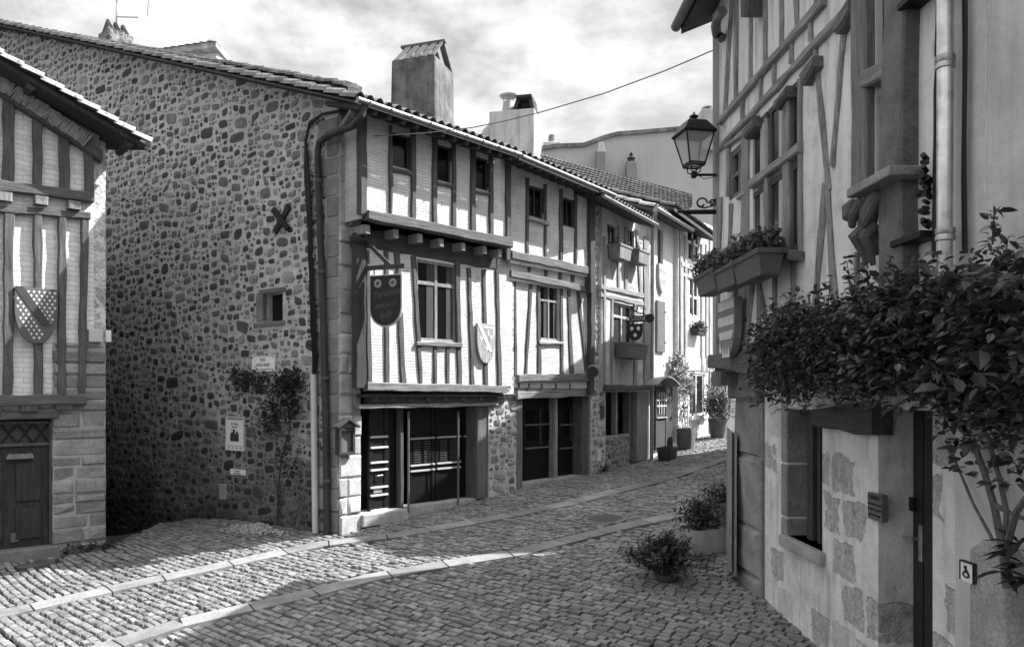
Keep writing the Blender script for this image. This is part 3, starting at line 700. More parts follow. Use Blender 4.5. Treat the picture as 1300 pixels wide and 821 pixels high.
# --- first floor
o1 = .22; B = House(H1, FH, WV, WH_, o1)
w1 = (529, 579, 333, 433)
storey2(FH, H1, (463, 290), (650, 330), (640, 490), (463, 486), o1, INF_H, [w1])
B.post(449, 463, 296, 492, 449, 463, .06, mat=m_wood(.04))
mb = MB(); c = FH.W(456, 304, .22); mb.lathe(c-Vector((0, 0, .1)), [(.09, 0), (.16, .06), (.17, .12), (.1, .2)], 12); mb.build('post_capital', m_wood(.04), H1, smooth=True)
for (l, rr, t, b, l2, r2) in ((464, 468, 318, 486, 465, 472), (487, 493, 318, 486, 488, 494), (500, 507, 320, 486, 508, 515), (521, 527.5, 325, 486, 531, 536), (549, 554, 436, 488, 549.5, 554.5), (565, 570, 436, 488, 565.5, 570.5), (577, 583, 333, 488, 580, 586), (592, 597, 340, 489, 597, 602), (611, 616, 342, 490, 614, 619.5), (628, 632, 343, 491, 631, 637)):
    B.post(l, rr, t, b, l2, r2, .035)
r = px_rect(FH, *w1, o1); wm = m_wood(.22)
wd = window(H1, FH, r[0], r[1], r[2], r[3], o1-.02, wm, GLASS, 2, (.72,), .05, .07, .07, curtain=m_plain(.05))
B.beam(527, 433, 439, 584, 435, 441, .07, name='window_sill', mat=m_wood(.17, FH.d))
B.beam(463, 485, 496, 640, 489.5, 498.5, .10, mat=m_wood(.15, FH.d))
B.beam(470, 498, 512, 632, 499, 512, .0, .16, 'bressummer', m_wood(.06, FH.d), .2)
for u in (478, 500, 522, 545, 567, 589, 611): B.joist(u, 505, .12, .12, -.1, .2, mat=m_wood(.07))
mb = MB(); r0 = FH.px(462, 497, .2); r1 = FH.px(640, 497, .2); FH.box(mb, r0[0], r1[0], r0[1]-.1, r0[1]-.05, -.3, .24); mb.build('jetty_floor', m_wood(.05), H1)
# lintel shelf
B2 = House(H1, FH, WV, WH_, 0)
B2.beam(449, 513, 519, 626, 510, 515, .16, name='lintel', mat=m_wood(.22, FH.d), back=.3)
# ground floor opening with side door and garage doors
oD = -.32
def zb_(u, v, o): return FH.px(u, v, o)
aD0, aD1 = FH.px(460, 600, 0)[0], FH.px(607, 600, 0)[0]
zl = FH.px(530, 514, 0)[1]
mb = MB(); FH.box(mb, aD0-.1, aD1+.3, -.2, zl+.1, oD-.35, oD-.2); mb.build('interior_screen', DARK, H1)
BLK = m_plain(.006, .5, .2)
LEDGE = m_plain(.5, .4, .1)
def door_leaf(fr, root, a0, a1, z0, z1, o, mat, rails, rail_mat, name='door', louvre=None, glass=None):
    mb = MB(); fr.box(mb, a0, a1, z0, z1, o-.05, o); 
    for x0, x1 in ((a0, a0+.09), (a1-.09, a1)): fr.box(mb, x0, x1, z0, z1, o+.002, o+.02)
    dr = mb.build(name, mat, root, bevel=.006)
    for zz in rails:
        m2 = MB(); fr.box(m2, a0+.02, a1-.02, zz-.025, zz+.012, o, o+.055); m2.build('rail', rail_mat, dr, bevel=.006)
    if louvre:
        z = louvre[0]
        for x0, x1 in ((a0+.12, (a0+a1)/2-.05), ((a0+a1)/2+.05, a1-.12)):
            m2 = MB(); z = louvre[0]
            while z < louvre[1]: fr.box(m2, x0, x1, z, z+.02, o, o+.025); z += .05
            m2.build('louvre', m_plain(.06, .5), dr)
    if glass:
        m2 = MB(); fr.box(m2, a0+.1, a1-.1, glass[0], glass[1], o+.003, o+.012); m2.build('pane', GLASS, dr)
    return dr
a0, zt = FH.px(463, 522, oD); a1, _ = FH.px(487, 522, oD); zbm = FH.px(475, 651, oD)[1]
DG = m_plain(.012, .4, .2)
dr = door_leaf(FH, H1, a0, a1, zbm, zl, oD+.12, DG, [FH.px(475, v, oD+.12)[1] for v in (554, 567.5, 586.5, 596, 618, 628, 647)], LEDGE, 'side_door')
mb = MB(); p = FH.W(479, 604, oD+.17); q = FH.W(483, 604, oD+.2); mb.tube([FH.W(477, 604, oD+.13), p, FH.W(486, 603, oD+.2)], .018, 6); mb.build('handle', ZINC, dr, smooth=True)
mb = MB(); r = px_rect(FH, 473, 484, 620, 625, oD+.12); FH.box(mb, r[0], r[1], r[2], r[3], oD+.12, oD+.15); mb.build('letter_flap', ZINC, dr, bevel=.004)
for (u0, u1, v1) in ((515, 548, 643), (549, 581, 638), (583, 605, 634)):
    a0, _ = FH.px(u0, 560, oD-.1); a1, _ = FH.px(u1, 560, oD-.1); zbm = FH.px((u0+u1)/2, v1, oD-.1)[1]
    door_leaf(FH, H1, a0, a1, zbm, zl, oD-.02, BLK, [FH.px(530, v, oD)[1] for v in (556, 590, 597)] if u0 < 580 else [FH.px(594, 553, oD)[1]], m_plain(.35, .4, .1), 'garage_door', (FH.px(530, 590, oD)[1], FH.px(530, 560, oD)[1]) if u0 < 580 else None)
def vpost(u0, u1, vT, vB, o0, o1, mat, name, fr=FH, root=H1):
    a0, zt = fr.px(u0, vT, o1); a1, _ = fr.px(u1, vT, o1); zb = fr.px((u0+u1)/2, vB, o1)[1]; mb = MB(); fr.hewn(mb, [(a0, zt), (a1, zt), (a1, zb), (a0, zb)], o0, o1, True, .004); return mb.build(name, mat, root)
vpost(488, 507, 516, 652, -.45, -.22, BLK, 'door_post'); vpost(508, 513, 516, 650, -.3, -.1, m_wood(.07), 'door_post')
vpost(606, 618, 512, 632, -.35, .02, m_wood(.11), 'door_jamb')
for (u, v1) in ((518.5, 650), (581.6, 641)):
    mb = MB(); t = FH.W(u, 522, .02); b = FH.W(u, v1, .02); mb.tube([t, b], .022, 8); mb.build('iron_pole', m_plain(.12, .4), H1)
mb = MB(); a0, z0 = FH.px(515, 646, -.02); a1, z1 = FH.px(605, 634, -.02)
FH.poly(mb, [(a0, z0-.25), (a1, z1-.25), (a1, z1+.03), (a0, z0+.03)], -.4, -.02); mb.build('threshold', m_granite(.35), H1, bevel=.01)
mb = MB(); a0, z0 = FH.px(462, 656, .12); a1, z1 = FH.px(519, 648, .12)
FH.poly(mb, [(a0, z0-.2), (a1, z1-.2), (a1, z1+.03), (a0, z0+.03)], -.5, .1); mb.build('doorstep', m_granite(.4), H1, bevel=.02)
# rough pier to the next house, and the ground-floor wall around the opening
a0, _ = FH.px(619, 600, 0); a1, _ = FH.px(662, 600, 0)
RUB_P = m_rubble(4.6, .52, .10, .30, .10, 1.2, 3.0)
mb = MB(); FH.wall(mb, a0, a1, -.1, FH.px(630, 345, 0)[1], [], .03, .6); rp = mb.build('rubble_pier', m_mortar(.5), H1); rubble(FH, rp, a0+.02, a1-.02, 0, lambda a: FH.px(630, 350, 0)[1], .03, m_stone(.10, .34), lambda z: .012, ())
a0, _ = FH.px(634, 400, .2); a1, _ = FH.px(652, 400, .2)
mb = MB(); FH.poly(mb, [(a0, FH.px(640, 500, .2)[1]), (a1, FH.px(640, 500, .2)[1]), (a1, FH.px(640, 322, .2)[1]), (a0, FH.px(640, 335, .2)[1])], -.1, .2); mb.build('plaster_pier', m_rubble(7.0, .66, .3, .6, .12, 1.0, 5.0), H1)
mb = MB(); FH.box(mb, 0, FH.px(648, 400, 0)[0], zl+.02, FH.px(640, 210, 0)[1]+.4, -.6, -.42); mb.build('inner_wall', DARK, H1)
# big chimney with a mitred stone cap
def tapered(mb, fr, a0, a1, b0, b1, z0, z1, tp):
    mb.hexa([fr.P(a0, b0, z0), fr.P(a1, b0, z0), fr.P(a1, b1, z0), fr.P(a0, b1, z0), fr.P(a0+tp, b0+tp, z1), fr.P(a1-tp, b0+tp, z1), fr.P(a1-tp, b1-tp, z1), fr.P(a0+tp, b1-tp, z1)])
kp = FH.W(552, 160, -1.5); FC = Fr(kp.x, kp.y, .316, .949)
zb0 = kp.z; zt = FC.px(552, 68, 0)[1]; zr = FC.px(556, 56, -.2)[1]; CWd, CL = 1.15, 1.12
mb = MB(); tapered(mb, FC, -.03, CWd+.03, -CL-.03, .03, zb0-1.4, zt, .05); ch = mb.build('chimney', m_plaster(.13, .5, .6, 1.2, 3.0), H1, bevel=.03)
for i in range(5):
    for sg in (0, 1):
        mb = MB(); b0 = -.1 - i*.22; lean = -.10 if i % 1 == 0 else .1; p0, p1 = (.04, CWd*.5-.03) if sg == 0 else (CWd-.04, CWd*.5+.03); w2 = .07
        mb.hexa([FC.P(p0-.025, b0-w2, zt-.01), FC.P(p0+.025, b0-w2, zt-.01), FC.P(p0+.025, b0+w2, zt-.01), FC.P(p0-.025, b0+w2, zt-.01)] + [FC.P(p1+e, min(-.02, max(-CL+.02, b0+f+(.09 if sg == 0 else 0))), zr) for e, f in ((-.025, -w2), (.025, -w2), (.025, w2), (-.025, w2))]); mb.build('cap_slab', m_granite(.12), ch)
mb = MB(); FC.box(mb, CWd*.5-.06, CWd*.5+.06, zr-.02, zr+.045, -CL+.0, .02); mb.build('cap_ridge', m_granite(.14), ch, bevel=.01)
# small stone chimney near the ridge with an aerial
cp = FG.px(147, 57, -1.2); c0 = FG.P(cp[0], -1.2, cp[1])
mb = MB(); M = .32
mb.box(c0-Vector((0, 0, .35)), (.62, .62, 1.2), FG.rz); ch2 = mb.build('chimney', m_rubble(6, .25, .08, .2, .1, 1, 2.0), H1)
mb = MB()
for sg in (-1, 1):
    for k in (-.2, 0, .2):
        m_ = Matrix.Rotation(FG.rz, 3, 'Z'); mb.tube([c0 + m_ @ Vector((sg*.26, k, .25)), c0 + m_ @ Vector((-sg*.02, k, .58))], .055, 4)
mb.build('chimney_cap', m_granite(.13), ch2)
ae = thing('roof_aerial', 'thin television aerial standing on the small stone chimney above the rubble gable', 'aerial', tuple(c0))
mb = MB(); mb.tube([c0, c0+Vector((0.05, 0, 2.2))], .02, 6); mb.build('mast', m_metal(.3, .5), ae)
mb = MB()
mb.tube([c0+Vector((0, 0, .75)), c0+Vector((.55, .1, .78))], .018, 5)
mb.tube([c0+Vector((-.5, 0, 1.75)), c0+Vector((.75, .1, 1.6))], .014, 5)
for i in range(5): q = c0+Vector((-.4+i*.25, 0, 1.74-i*.03)); mb.tube([q+Vector((0, -.3, -.25)), q+Vector((0, .3, .3))], .009, 4)
mb.tube([c0+Vector((.8, .1, .8)), c0+Vector((.9, .1, 2.2))], .01, 4)
mb.build('antenna_arms', m_metal(.3, .5), ae)
# ---- things on the gable
def plate(name, label, cat, fr, u0, u1, v0, v1, o=.03, th=.02, mat=WHITE, frame=None, fw=.02):
    r = px_rect(fr, u0, u1, v0, v1, o); c = fr.P((r[0]+r[1])/2, o, (r[2]+r[3])/2); t = thing(name, label, cat, tuple(c))
    mb = MB(); fr.box(mb, r[0], r[1], r[2], r[3], o-.04, o); mb.build('panel', mat, t, bevel=.004)
    if frame:
        mb = MB()
        for x0, x1, y0, y1 in ((r[0], r[1], r[2]-fw, r[2]), (r[0], r[1], r[3], r[3]+fw), (r[0]-fw, r[0], r[2]-fw, r[3]+fw), (r[1], r[1]+fw, r[2]-fw, r[3]+fw)): fr.box(mb, x0, x1, y0, y1, o-.04, o+.012)
        mb.build('frame', frame, t)
    return t, r
INK = m_plain(.03, .6)
t, r = plate('street_sign', 'white enamel street name plate on the rubble gable reading rue cour', 'street sign', FG, 319.5, 348, 451, 471.5, .05, mat=m_plain(.85, .4, .06))
h = r[3]-r[2]; cx = (r[0]+r[1])/2
lettering('RUE', h*.27, INK, t, FG.M(cx, .052, r[2]+h*.73)); lettering('COUR à NOIZE', h*.25, INK, t, FG.M(cx, .052, r[2]+h*.41), sx=.82)
mb = MB()
for q in ((r[0]+.015, r[0]+.35*h*0+.02, 0, 0),): pass
for z_ in (r[2]+h*.13, r[3]-h*.06): FG.box(mb, r[0]+.05, r[1]-.05, z_, z_+.008, .05, .0525)
for x_ in (r[0]+.03, r[1]-.03):
    for z_ in (r[2]+.03, r[3]-.03): mb.lathe((FG.P(x_, .052, z_)), [(.016, -.01), (.016, .01)], 8)
mb.build('border', INK, t)
t, r = plate('poster', 'framed white poster with a dark picture on the rubble gable', 'poster', FG, 287, 309.5, 529, 571, .05, mat=m_plain(.8, .3, .06), frame=m_plain(.5, .5), fw=.012)
mb = MB(); w = r[1]-r[0]; h = r[3]-r[2]; FG.box(mb, r[0]+w*.24, r[0]+w*.72, r[2]+h*.26, r[2]+h*.5, .05, .053)
for i in range(16):
    x = r[0]+w*random.uniform(.3, .68); z = r[2]+h*random.uniform(.48, .62); s = random.uniform(.01, .025); FG.box(mb, x-s, x+s, z-s, z+s, .05, .0535+i*.0003)
for i in range(4): x = r[0]+w*(.12+.22*i); FG.box(mb, x, x+w*.1, r[2]+h*.05, r[2]+h*.08, .05, .053)
mb.build('print_pattern', m_plain(.05, .6), t)
mb = MB(); FG.box(mb, r[0]+w*.06, r[1]-w*.06, r[3]-h*.09, r[3]-h*.03, .05, .0525); FG.box(mb, r[0]+w*.06, r[1]-w*.06, r[2]+h*.12, r[2]+h*.14, .05, .0525); mb.build('print_band', m_plain(.28), t)
lettering('le Vieux', .075, m_plain(.12), t, FG.M((r[0]+r[1])/2, .052, r[2]+h*.79))
lettering('quartier', .06, m_plain(.12), t, FG.M((r[0]+r[1])/2, .052, r[2]+h*.70))
t, r = plate('direction_plate', 'small white two-line plate below the poster', 'plate', FG, 292, 310.5, 595.5, 602.5, .05, mat=m_plain(.8, .4, .05))
lettering('Parcours', .05, INK, t, FG.M((r[0]+r[1])/2, .052, r[2]+(r[3]-r[2])*.7)); lettering('des remparts', .045, INK, t, FG.M((r[0]+r[1])/2, .052, r[2]+(r[3]-r[2])*.28))
mb = MB(); r = px_rect(FG, 277.5, 286.5, 614, 633.5, .04); FG.box(mb, r[0], r[1], r[2], r[3], -.02, .04); c = FG.P((r[0]+r[1])/2, 0, r[2]); tag(mb.build('meter_plate', m_plain(.3, .7, .15), loc=tuple(c), bevel=.01), 'plain pale rectangular cover low down on the rubble gable', 'cover plate')
# cable bundle and its conduit
mb = MB()
for k in range(4):
    j = lambda: random.uniform(-.02, .02)
    P = [FH.W(452, 148, .4), FG.W(430+k*.6, 141, .07), FG.W(409, 145, .06), FG.W(393, 155+k, .06), FG.W(388, 180, .06)] + [FG.W(388+ (v-180)*.042 + (k-1.5)*1.1 + random.uniform(-1, 1), v, .05+.015*k) for v in range(215, 475, 22)] + [FG.W(398, 478, .07)]
    mb.tube(P, .024, 6)
for v in (225, 250, 330, 345, 410, 425, 440): c = FG.W(389+(v-190)*.036, v, .07); mb.tube([c+Vector((.0, 0, 0)), c+Vector((.12*FG.d[0]*random.choice((-1, 1)), .0, .04))], .012, 5)
tag(mb.build('cable_bundle', m_plain(.012, .5), loc=tuple(FG.W(390, 330, 0)), smooth=True), 'thick black cable bundle hanging down the rubble gable into the pale conduit', 'cables')
mb = MB(); mb.tube([FG.W(398, 475, .08), FG.W(399, 560, .08), FG.W(400.5, 676, .08)], .06, 10); tag(mb.build('conduit', m_plain(.55, .5, .1), loc=tuple(FG.W(400, 676, 0)), smooth=True), 'pale round conduit beside the dark downpipe at the foot of the gable', 'conduit')
mb = MB(); mb.tube([FG.W(330, 531, .05), FG.W(334, 533, .05), FG.W(397, 534.5, .05)], .016, 6); tag(mb.build('service_pipe', m_plain(.45, .5, .1), loc=tuple(FG.W(330, 532, 0))), 'thin pale horizontal pipe crossing behind the wall climber', 'pipe')
# creeper on the gable and chippings at its foot
cl = thing('wall_climber', 'sparse leafy climber with bare stems growing up the rubble gable under the street sign', 'climber', tuple(FG.W(352, 662, .1)))
mb = MB()
def stem(pts, fr, r0, r1, n=6):
    P = [fr.W(u, v, o) for u, v, o in pts]; mb.tube(P, [r0+(r1-r0)*i/(len(P)-1) for i in range(len(P))], n)
stem([(352, 662, .06), (353, 620, .07), (358, 580, .08), (368, 545, .1), (365, 510, .1), (358, 480, .1), (372, 470, .1)], FG, .022, .01)
stem([(353, 655, .06), (362, 615, .08), (374, 588, .08), (380, 570, .08)], FG, .012, .006)
stem([(366, 560, .08), (352, 540, .1), (340, 500, .1), (318, 497, .1), (302, 500, .1)], FG, .014, .006)
stem([(353, 640, .06), (347, 600, .08), (352, 580, .08), (366, 556, .1)], FG, .012, .008)
mb.build('stems', m_wood(.05), cl)
mb = MB(); pts = []
for (u, v, ru, rv, n) in ((362, 490, 20, 14, 70), (372, 476, 12, 7, 30), (345, 490, 22, 12, 30), (318, 484, 20, 14, 60), (302, 480, 12, 12, 26), (350, 520, 22, 16, 50), (372, 520, 14, 14, 30), (340, 545, 16, 14, 30), (366, 585, 14, 14, 20)):
    for _ in range(n): pts.append(FG.W(u+random.gauss(0, ru*.5), v+random.gauss(0, rv*.5), random.uniform(.05, .28)))
foliage(mb, pts, 1700, .085, .05, .2, Vector((FG.n[0], FG.n[1], 0))); mb.build('leaves', m_leaf(.035, .6), cl)
mb = MB(); c = gp(348, 676)
for _ in range(520):
    x, y = random.gauss(0, 1), random.gauss(0, 1); p = FG.P(FG.px(349, 672)[0] + x*.34, .30 + abs(y)*.16, 0); hgt = .11*math.exp(-x*x*.7-y*y*.6); s = random.uniform(.012, .034)
    mb.box((p.x, p.y, gz(p.x, p.y)+.01+hgt*random.random()), (s*1.6, s*1.2, s), random.random()*3, (random.random(), random.random()))
structure(mb.build('gravel', m_plain(.34, .9, .5, 9), loc=tuple(c)), 'stuff')
mb = MB()
for _ in range(2): pass
# ---- things on the corner house front
def shield_poly(w, h, n=8):
    """heater shield outline, x across and y up, top at 0"""
    P = [(-w/2, 0), (w/2, 0), (w/2, -h*.42)]
    for i in range(1, n): t = i/n; P.append((w/2*math.cos(t*math.pi/2)**.85, -h*.42 - h*.58*math.sin(t*math.pi/2)**1.15))
    P.append((0, -h))
    return P + [(-x, y) for x, y in reversed(P[2:-1])]
def clip_y(p, h, w): return p
def fleur(mb, M, x, y, s, z0, z1):
    """small three-petalled lily"""
    def pol(pts): mb.prism([M @ Vector((x+a*s, y+b*s, z0)) for a, b in pts], (M.to_3x3() @ Vector((0, 0, z1-z0))))
    pol([(0, .55), (.13, .2), (.1, -.12), (-.1, -.12), (-.13, .2)])
    for g_ in (-1, 1): pol([(g_*.12, -.1), (g_*.2, .12), (g_*.42, .22), (g_*.46, .02), (g_*.36, .08), (g_*.22, -.12)])
    pol([(-.28, -.12), (.28, -.12), (.28, -.2), (-.28, -.2)]); pol([(0, -.6), (-.12, -.36), (-.08, -.2), (.08, -.2), (.12, -.36)])
def in_shield(x, y, w, h):
    if y > -.02*h or y < -h: return False
    if y > -h*.42: return abs(x) < w/2
    t = min(1, ((-y/h-.42)/.58)**(1/1.15)); return abs(x) < w/2*math.cos(t*math.pi/2)**.85
# hanging sign on its bracket
S = FH.W(463, 335, .25); sn = Vector((FH.n[0], FH.n[1], 0))
hs = thing('hanging_sign', 'dark round-bottomed hanging sign with two pale discs and script lettering on the corner house', 'hanging sign', tuple(S))
a_s = FH.px(463, 335, .25)[0]
FS = Fr(S.x, S.y, .93, -.37)                       # the sign board plane, nearly square to the viewer
mb = MB(); zt = FS.px(463, 341, 0)[1]; z2 = FS.px(512, 338, 0)[1]; x2 = FS.px(514, 338, 0)[0]
FS.poly(mb, [(0, zt-.04), (x2, z2-.03), (x2, z2+.05), (0, zt+.04)], -.03, .03)
a0, z0 = FS.px(467, 309, 0); a1, z1 = FS.px(496, 338, 0)
FS.poly(mb, [(a0, z0-.04), (a1-.03, z1-.03), (a1+.05, z1), (a0, z0+.05)], -.02, .02)
mb.build('bracket', m_wood(.05, (.93, -.37)), hs, bevel=.006)
r = px_rect(FS, 471, 509, 350, 413, 0); w, h = r[1]-r[0], r[3]-r[2]; cx = (r[0]+r[1])/2
def ubo(w, h, n=12): return [(-w/2, 0), (w/2, 0)] + [(w/2*math.cos(i*math.pi/n), -(h-w*.5) - w*.5*math.sin(i*math.pi/n)) for i in range(n+1)]
def board(fr, cx, zt, pts, o0, o1, name, mat, par, bevel=0):
    mb = MB(); mb.prism([fr.P(cx+x, o0, zt+y) for x, y in reversed(pts)], fr.P(0, o1, 0)-fr.P(0, o0, 0)); return mb.build(name, mat, par, bevel=bevel)
board(FS, cx, r[3]+.02, ubo(w+.06, h+.05), -.02, .014, 'rim', m_plain(.45, .5), hs); bd = board(FS, cx, r[3], ubo(w, h), -.018, .022, 'board', m_plain(.025, .5, .15), hs)
mb = MB()
for sx in (-.25, .25): c = FS.P(cx+sx*w*1.0, .025, r[3]-h*.15); M = FS.M(cx+sx*w, .024, r[3]-h*.15); mb.prism([M @ Vector((math.cos(k*math.pi/8)*.075, math.sin(k*math.pi/8)*.075, 0)) for k in range(16)], sn*.004)
mb.build('disc', m_plain(.3, .6, .5, 30), bd)
mb = MB()
for sx in (-.25, .25): M = FS.M(cx+sx*w, .03, r[3]-h*.15); mb.prism([M @ Vector((math.cos(k*math.pi/2)*.045, math.sin(k*math.pi/2)*.045, 0)) for k in range(4)], sn*.003)
mb.build('disc_mark', m_plain(.09, .6), bd)
for tx, yy, s in (('Tartines', .36, .17), ('amours', .58, .16), ('folk', .79, .17)):
    M = FS.M(cx, .023, r[3]-h*yy) @ Matrix.Rotation(R(9), 4, 'Z'); lettering(tx, s, m_plain(.085, .6), bd, M, shear=.35)
mb = MB()
for u in (475, 505): mb.tube([FS.W(u, 340, 0), FS.W(u, 349, 0)], .012, 6)
mb.build('hook', IRON, hs)
# armorial shield with a white bend
r = px_rect(FH, 605, 628, 411, 461, .28); w, h = r[1]-r[0], r[3]-r[2]; cx = (r[0]+r[1])/2
sh = thing('armorial_shield', 'grey wooden shield with a white diagonal bend and lilies on the corner house front', 'shield', tuple(FH.P(cx, .28, r[2])))
w *= .98
pts = shield_poly(w, h); board(FH, cx, r[3], pts, .24, .30, 'body', m_wood(.30), sh, .008)
def clipped_bend(fr, cx, zt, w, h, x0, x1, bw, o, name, mat, par, yt=-.04):
    """a diagonal band kept inside the shield"""
    mb = MB(); n = 14; L = []
    for i in range(n+1):
        t = i/n; y = yt*h - t*h*.8; x = x0*w + (x1-x0)*w*t
        if in_shield(x, y, w*.97, h): L.append((x, y))
    q = [(x-bw/2, y+bw*.2) for x, y in L] + [(x+bw/2, y+bw*.2) for x, y in reversed(L)]
    q = [p if in_shield(p[0], p[1], w*.98, h) else (max(-w*.48, min(w*.48, p[0])), p[1]) for p in q]
    mb.prism([fr.P(cx+x, o, zt+y) for x, y in q], fr.P(0, o+.006, 0)-fr.P(0, o, 0)); return mb.build(name, mat, par)
clipped_bend(FH, cx, r[3], w, h, -.42, .36, .09, .301, 'bend', m_plain(.7, .6), sh)
mb = MB()
for q in ((-.12, -.06, .36, -.12), (.36, -.06, .44, -.3), (.08, -.14, .14, -.3)): FH.box(mb, cx+q[0]*w, cx+q[2]*w, r[3]+q[3]*h, r[3]+q[1]*h, .301, .305)
M = FH.M(cx, .301, r[3])
for x, y in ((.28, -.33), (.02, -.62), (-.28, -.38)): fleur(mb, M, x*w, y*h, .12, 0, .004)
mb.build('emblem_pattern', m_plain(.62, .6), sh)
# notice case on the stone corner
r = px_rect(FH, 429.5, 450, 543, 577, .1); cx = (r[0]+r[1])/2
nc = thing('notice_case', 'small dark wooden notice case with a peaked top on the sunlit stone corner', 'notice case', tuple(FH.P(cx, .05, r[2])))
mb = MB()
for x0, x1, y0, y1 in ((r[0], r[0]+.05, r[2], r[3]), (r[1]-.05, r[1], r[2], r[3]), (r[0]+.05, r[1]-.05, r[2], r[2]+.05), (r[0]+.05, r[1]-.05, r[3]-.05, r[3])): FH.box(mb, x0, x1, y0, y1, .0, .13)
FH.box(mb, r[0]+.01, r[1]-.01, r[2]+.01, r[3]-.01, .0, .05); mb.build('case', m_wood(.04), nc, bevel=.006)
mb = MB(); zp = FH.px(440, 532, .12)[1]; FH.poly(mb, [(r[0]-.06, r[3]+.0), (r[0]-.06, r[3]+.035), (cx, zp+.03), (r[1]+.06, r[3]+.035), (r[1]+.06, r[3]), (cx, zp-.01)], -.0, .2); mb.build('peaked_roof', m_wood(.06), nc)
mb = MB(); FH.box(mb, r[0]+.05, r[1]-.05, r[2]+.05, r[3]-.05, .05, .07); mb.build('notice_sheet', m_plain(.13, .5), nc)
# ================================================================== second house of the row
H2 = thing('neighbour_house', 'pale timber-framed house with two dark double doors, second along the row', 'house', tuple(FH.P(FH.px(655, 620)[0], 0, .37)))
oU, oL = .34, .16; A = House(H2, FH, WV, WH_, oU)
win = [(670, 690, 237, 277), (714, 729, 252, 288)]
storey2(FH, H2, (648, 205), (754, 240), (750, 352), (648, 330), oU, INF_H, win)
for l, rr, t, b in ((641.5, 648, 205, 330), (667, 671, 226, 326), (690, 693.5, 234, 330), (709.5, 714, 240, 335), (728.5, 732, 246, 340)): A.post(l, rr, t, b, th=.035)
A.post(745, 752, 245, 372, 746, 752.5, .1, mat=m_wood(.06))
for h in win:
    r = px_rect(FH, *h, oU); window(H2, FH, r[0], r[1], r[2], r[3], oU-.04, m_wood(.05), GLASS, 2, (), .05)
A.beam(668, 275, 279.5, 694, 282, 287, .1, name='window_sill', mat=m_wood(.3, FH.d))
A.beam(648, 318, 328, 746, 339, 349, .06, mat=m_wood(.14, FH.d)); A.beam(648, 343, 351, 746, 364, 372, .04, .25, mat=m_wood(.14, FH.d))
storey2(FH, H2, (648, 322), (750, 344), (750, 372), (648, 348), .24, INF_H)
for u, t in ((672, 332), (693, 337), (711, 342), (727, 346)): A.post(u-2, u+2, t, t+13, th=.02, o=.25)
B = House(H2, FH, WV, WH_, oL); w1 = (685.5, 710, 356, 432)
storey2(FH, H2, (650, 345), (752, 368), (752, 490), (654, 492), oL, INF_H, [w1])
for l, rr, t, b, l2, r2 in ((651, 655, 350, 476, 652, 656), (672, 676, 354, 475, 665, 669), (681, 685.5, 356, 475, 682, 687), (710, 714, 362, 476, 711, 715), (719, 723, 364, 477, 723, 728), (731, 735, 367, 470, 742, 746)): B.post(l, rr, t, b, l2, r2, .03)
r = px_rect(FH, *w1, oL); window(H2, FH, r[0], r[1], r[2], r[3], oL-.03, m_wood(.24), GLASS, 2, (.66,), .05, .05, .07, curtain=m_plain(.06))
B.beam(683, 432, 436.5, 713, 434, 438, .06, name='window_sill', mat=m_wood(.3, FH.d))
B.post(745.5, 752, 372, 500, 745, 750, .12, mat=m_wood(.06))
B.beam(655, 475, 485, 748, 474, 483, .1, mat=m_wood(.14, FH.d)); B.beam(651, 497, 507, 747, 494, 502.5, .15, 0, name='lintel', mat=m_wood(.2, FH.d), back=.25)
storey2(FH, H2, (653, 482), (750, 481), (750, 500), (653, 502), .1, m_infill(.5, FH.d))
for u in (659, 672, 688, 706, 724): B.joist(u, 490, .08, .14, 0, .17)
zl2 = FH.px(700, 505, 0)[1]
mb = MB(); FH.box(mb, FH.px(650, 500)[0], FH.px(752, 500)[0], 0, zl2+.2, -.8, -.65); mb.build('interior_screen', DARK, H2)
vpost(657, 664, 505, 619, -.3, .06, m_wood(.12), 'door_jamb', root=H2); vpost(739, 747, 503, 604, -.35, .02, m_wood(.08), 'door_jamb', root=H2); vpost(705, 708.5, 504, 609, -.3, -.08, m_wood(.22), 'door_post', root=H2)
for u0, u1, v1 in ((664, 705, 612), (708.5, 739, 605)):
    oo = -.28; a0, _ = FH.px(u0, 560, oo); a1, _ = FH.px(u1, 560, oo); zbm = FH.px((u0+u1)/2, v1, oo)[1]
    dr = door_leaf(FH, H2, a0, a1, zbm, zl2, oo, BLK, [FH.px(u0, v, oo)[1] for v in (539, 569)], m_plain(.12, .4), 'door', None, (zbm+1.0, zl2-.3))
    mb = MB(); FH.box(mb, (a0+a1)/2-.04, (a0+a1)/2+.04, zbm+.9, zl2-.25, oo, oo+.03); mb.build('stile', m_wood(.03), dr)
mb = MB(); a0, z0 = FH.px(660, 616, .05); a1, z1 = FH.px(742, 604, .05); FH.poly(mb, [(a0, z0-.3), (a1, z1-.3), (a1, z1+.03), (a0, z0+.03)], -.5, .03); mb.build('threshold', m_granite(.3), H2, bevel=.02)
a0, _ = FH.px(749, 550); a1, _ = FH.px(768, 550)
mb = MB(); FH.wall(mb, a0, a1, .2, FH.px(757, 240)[1], [], .02, .5); rp = mb.build('rubble_pier', m_mortar(.52), H2); rubble(FH, rp, a0+.02, a1-.02, .3, lambda a: FH.px(757, 245)[1], .02, m_stone(.16, .42), lambda z: .012, ())
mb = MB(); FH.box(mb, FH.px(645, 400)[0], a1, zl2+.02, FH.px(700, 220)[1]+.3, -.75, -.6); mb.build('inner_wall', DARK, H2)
eA2 = eB + (eB-eA).normalized()*.05 - Vector((0, 0, .02)); eB2 = FH.W(777, 247.5, .95)
mb = MB(); canal_roof(mb, eA2, eB2, eB2+rise, eA2+rise, .2, 40, .055, 6); mb.build('roof', TILE, H2)
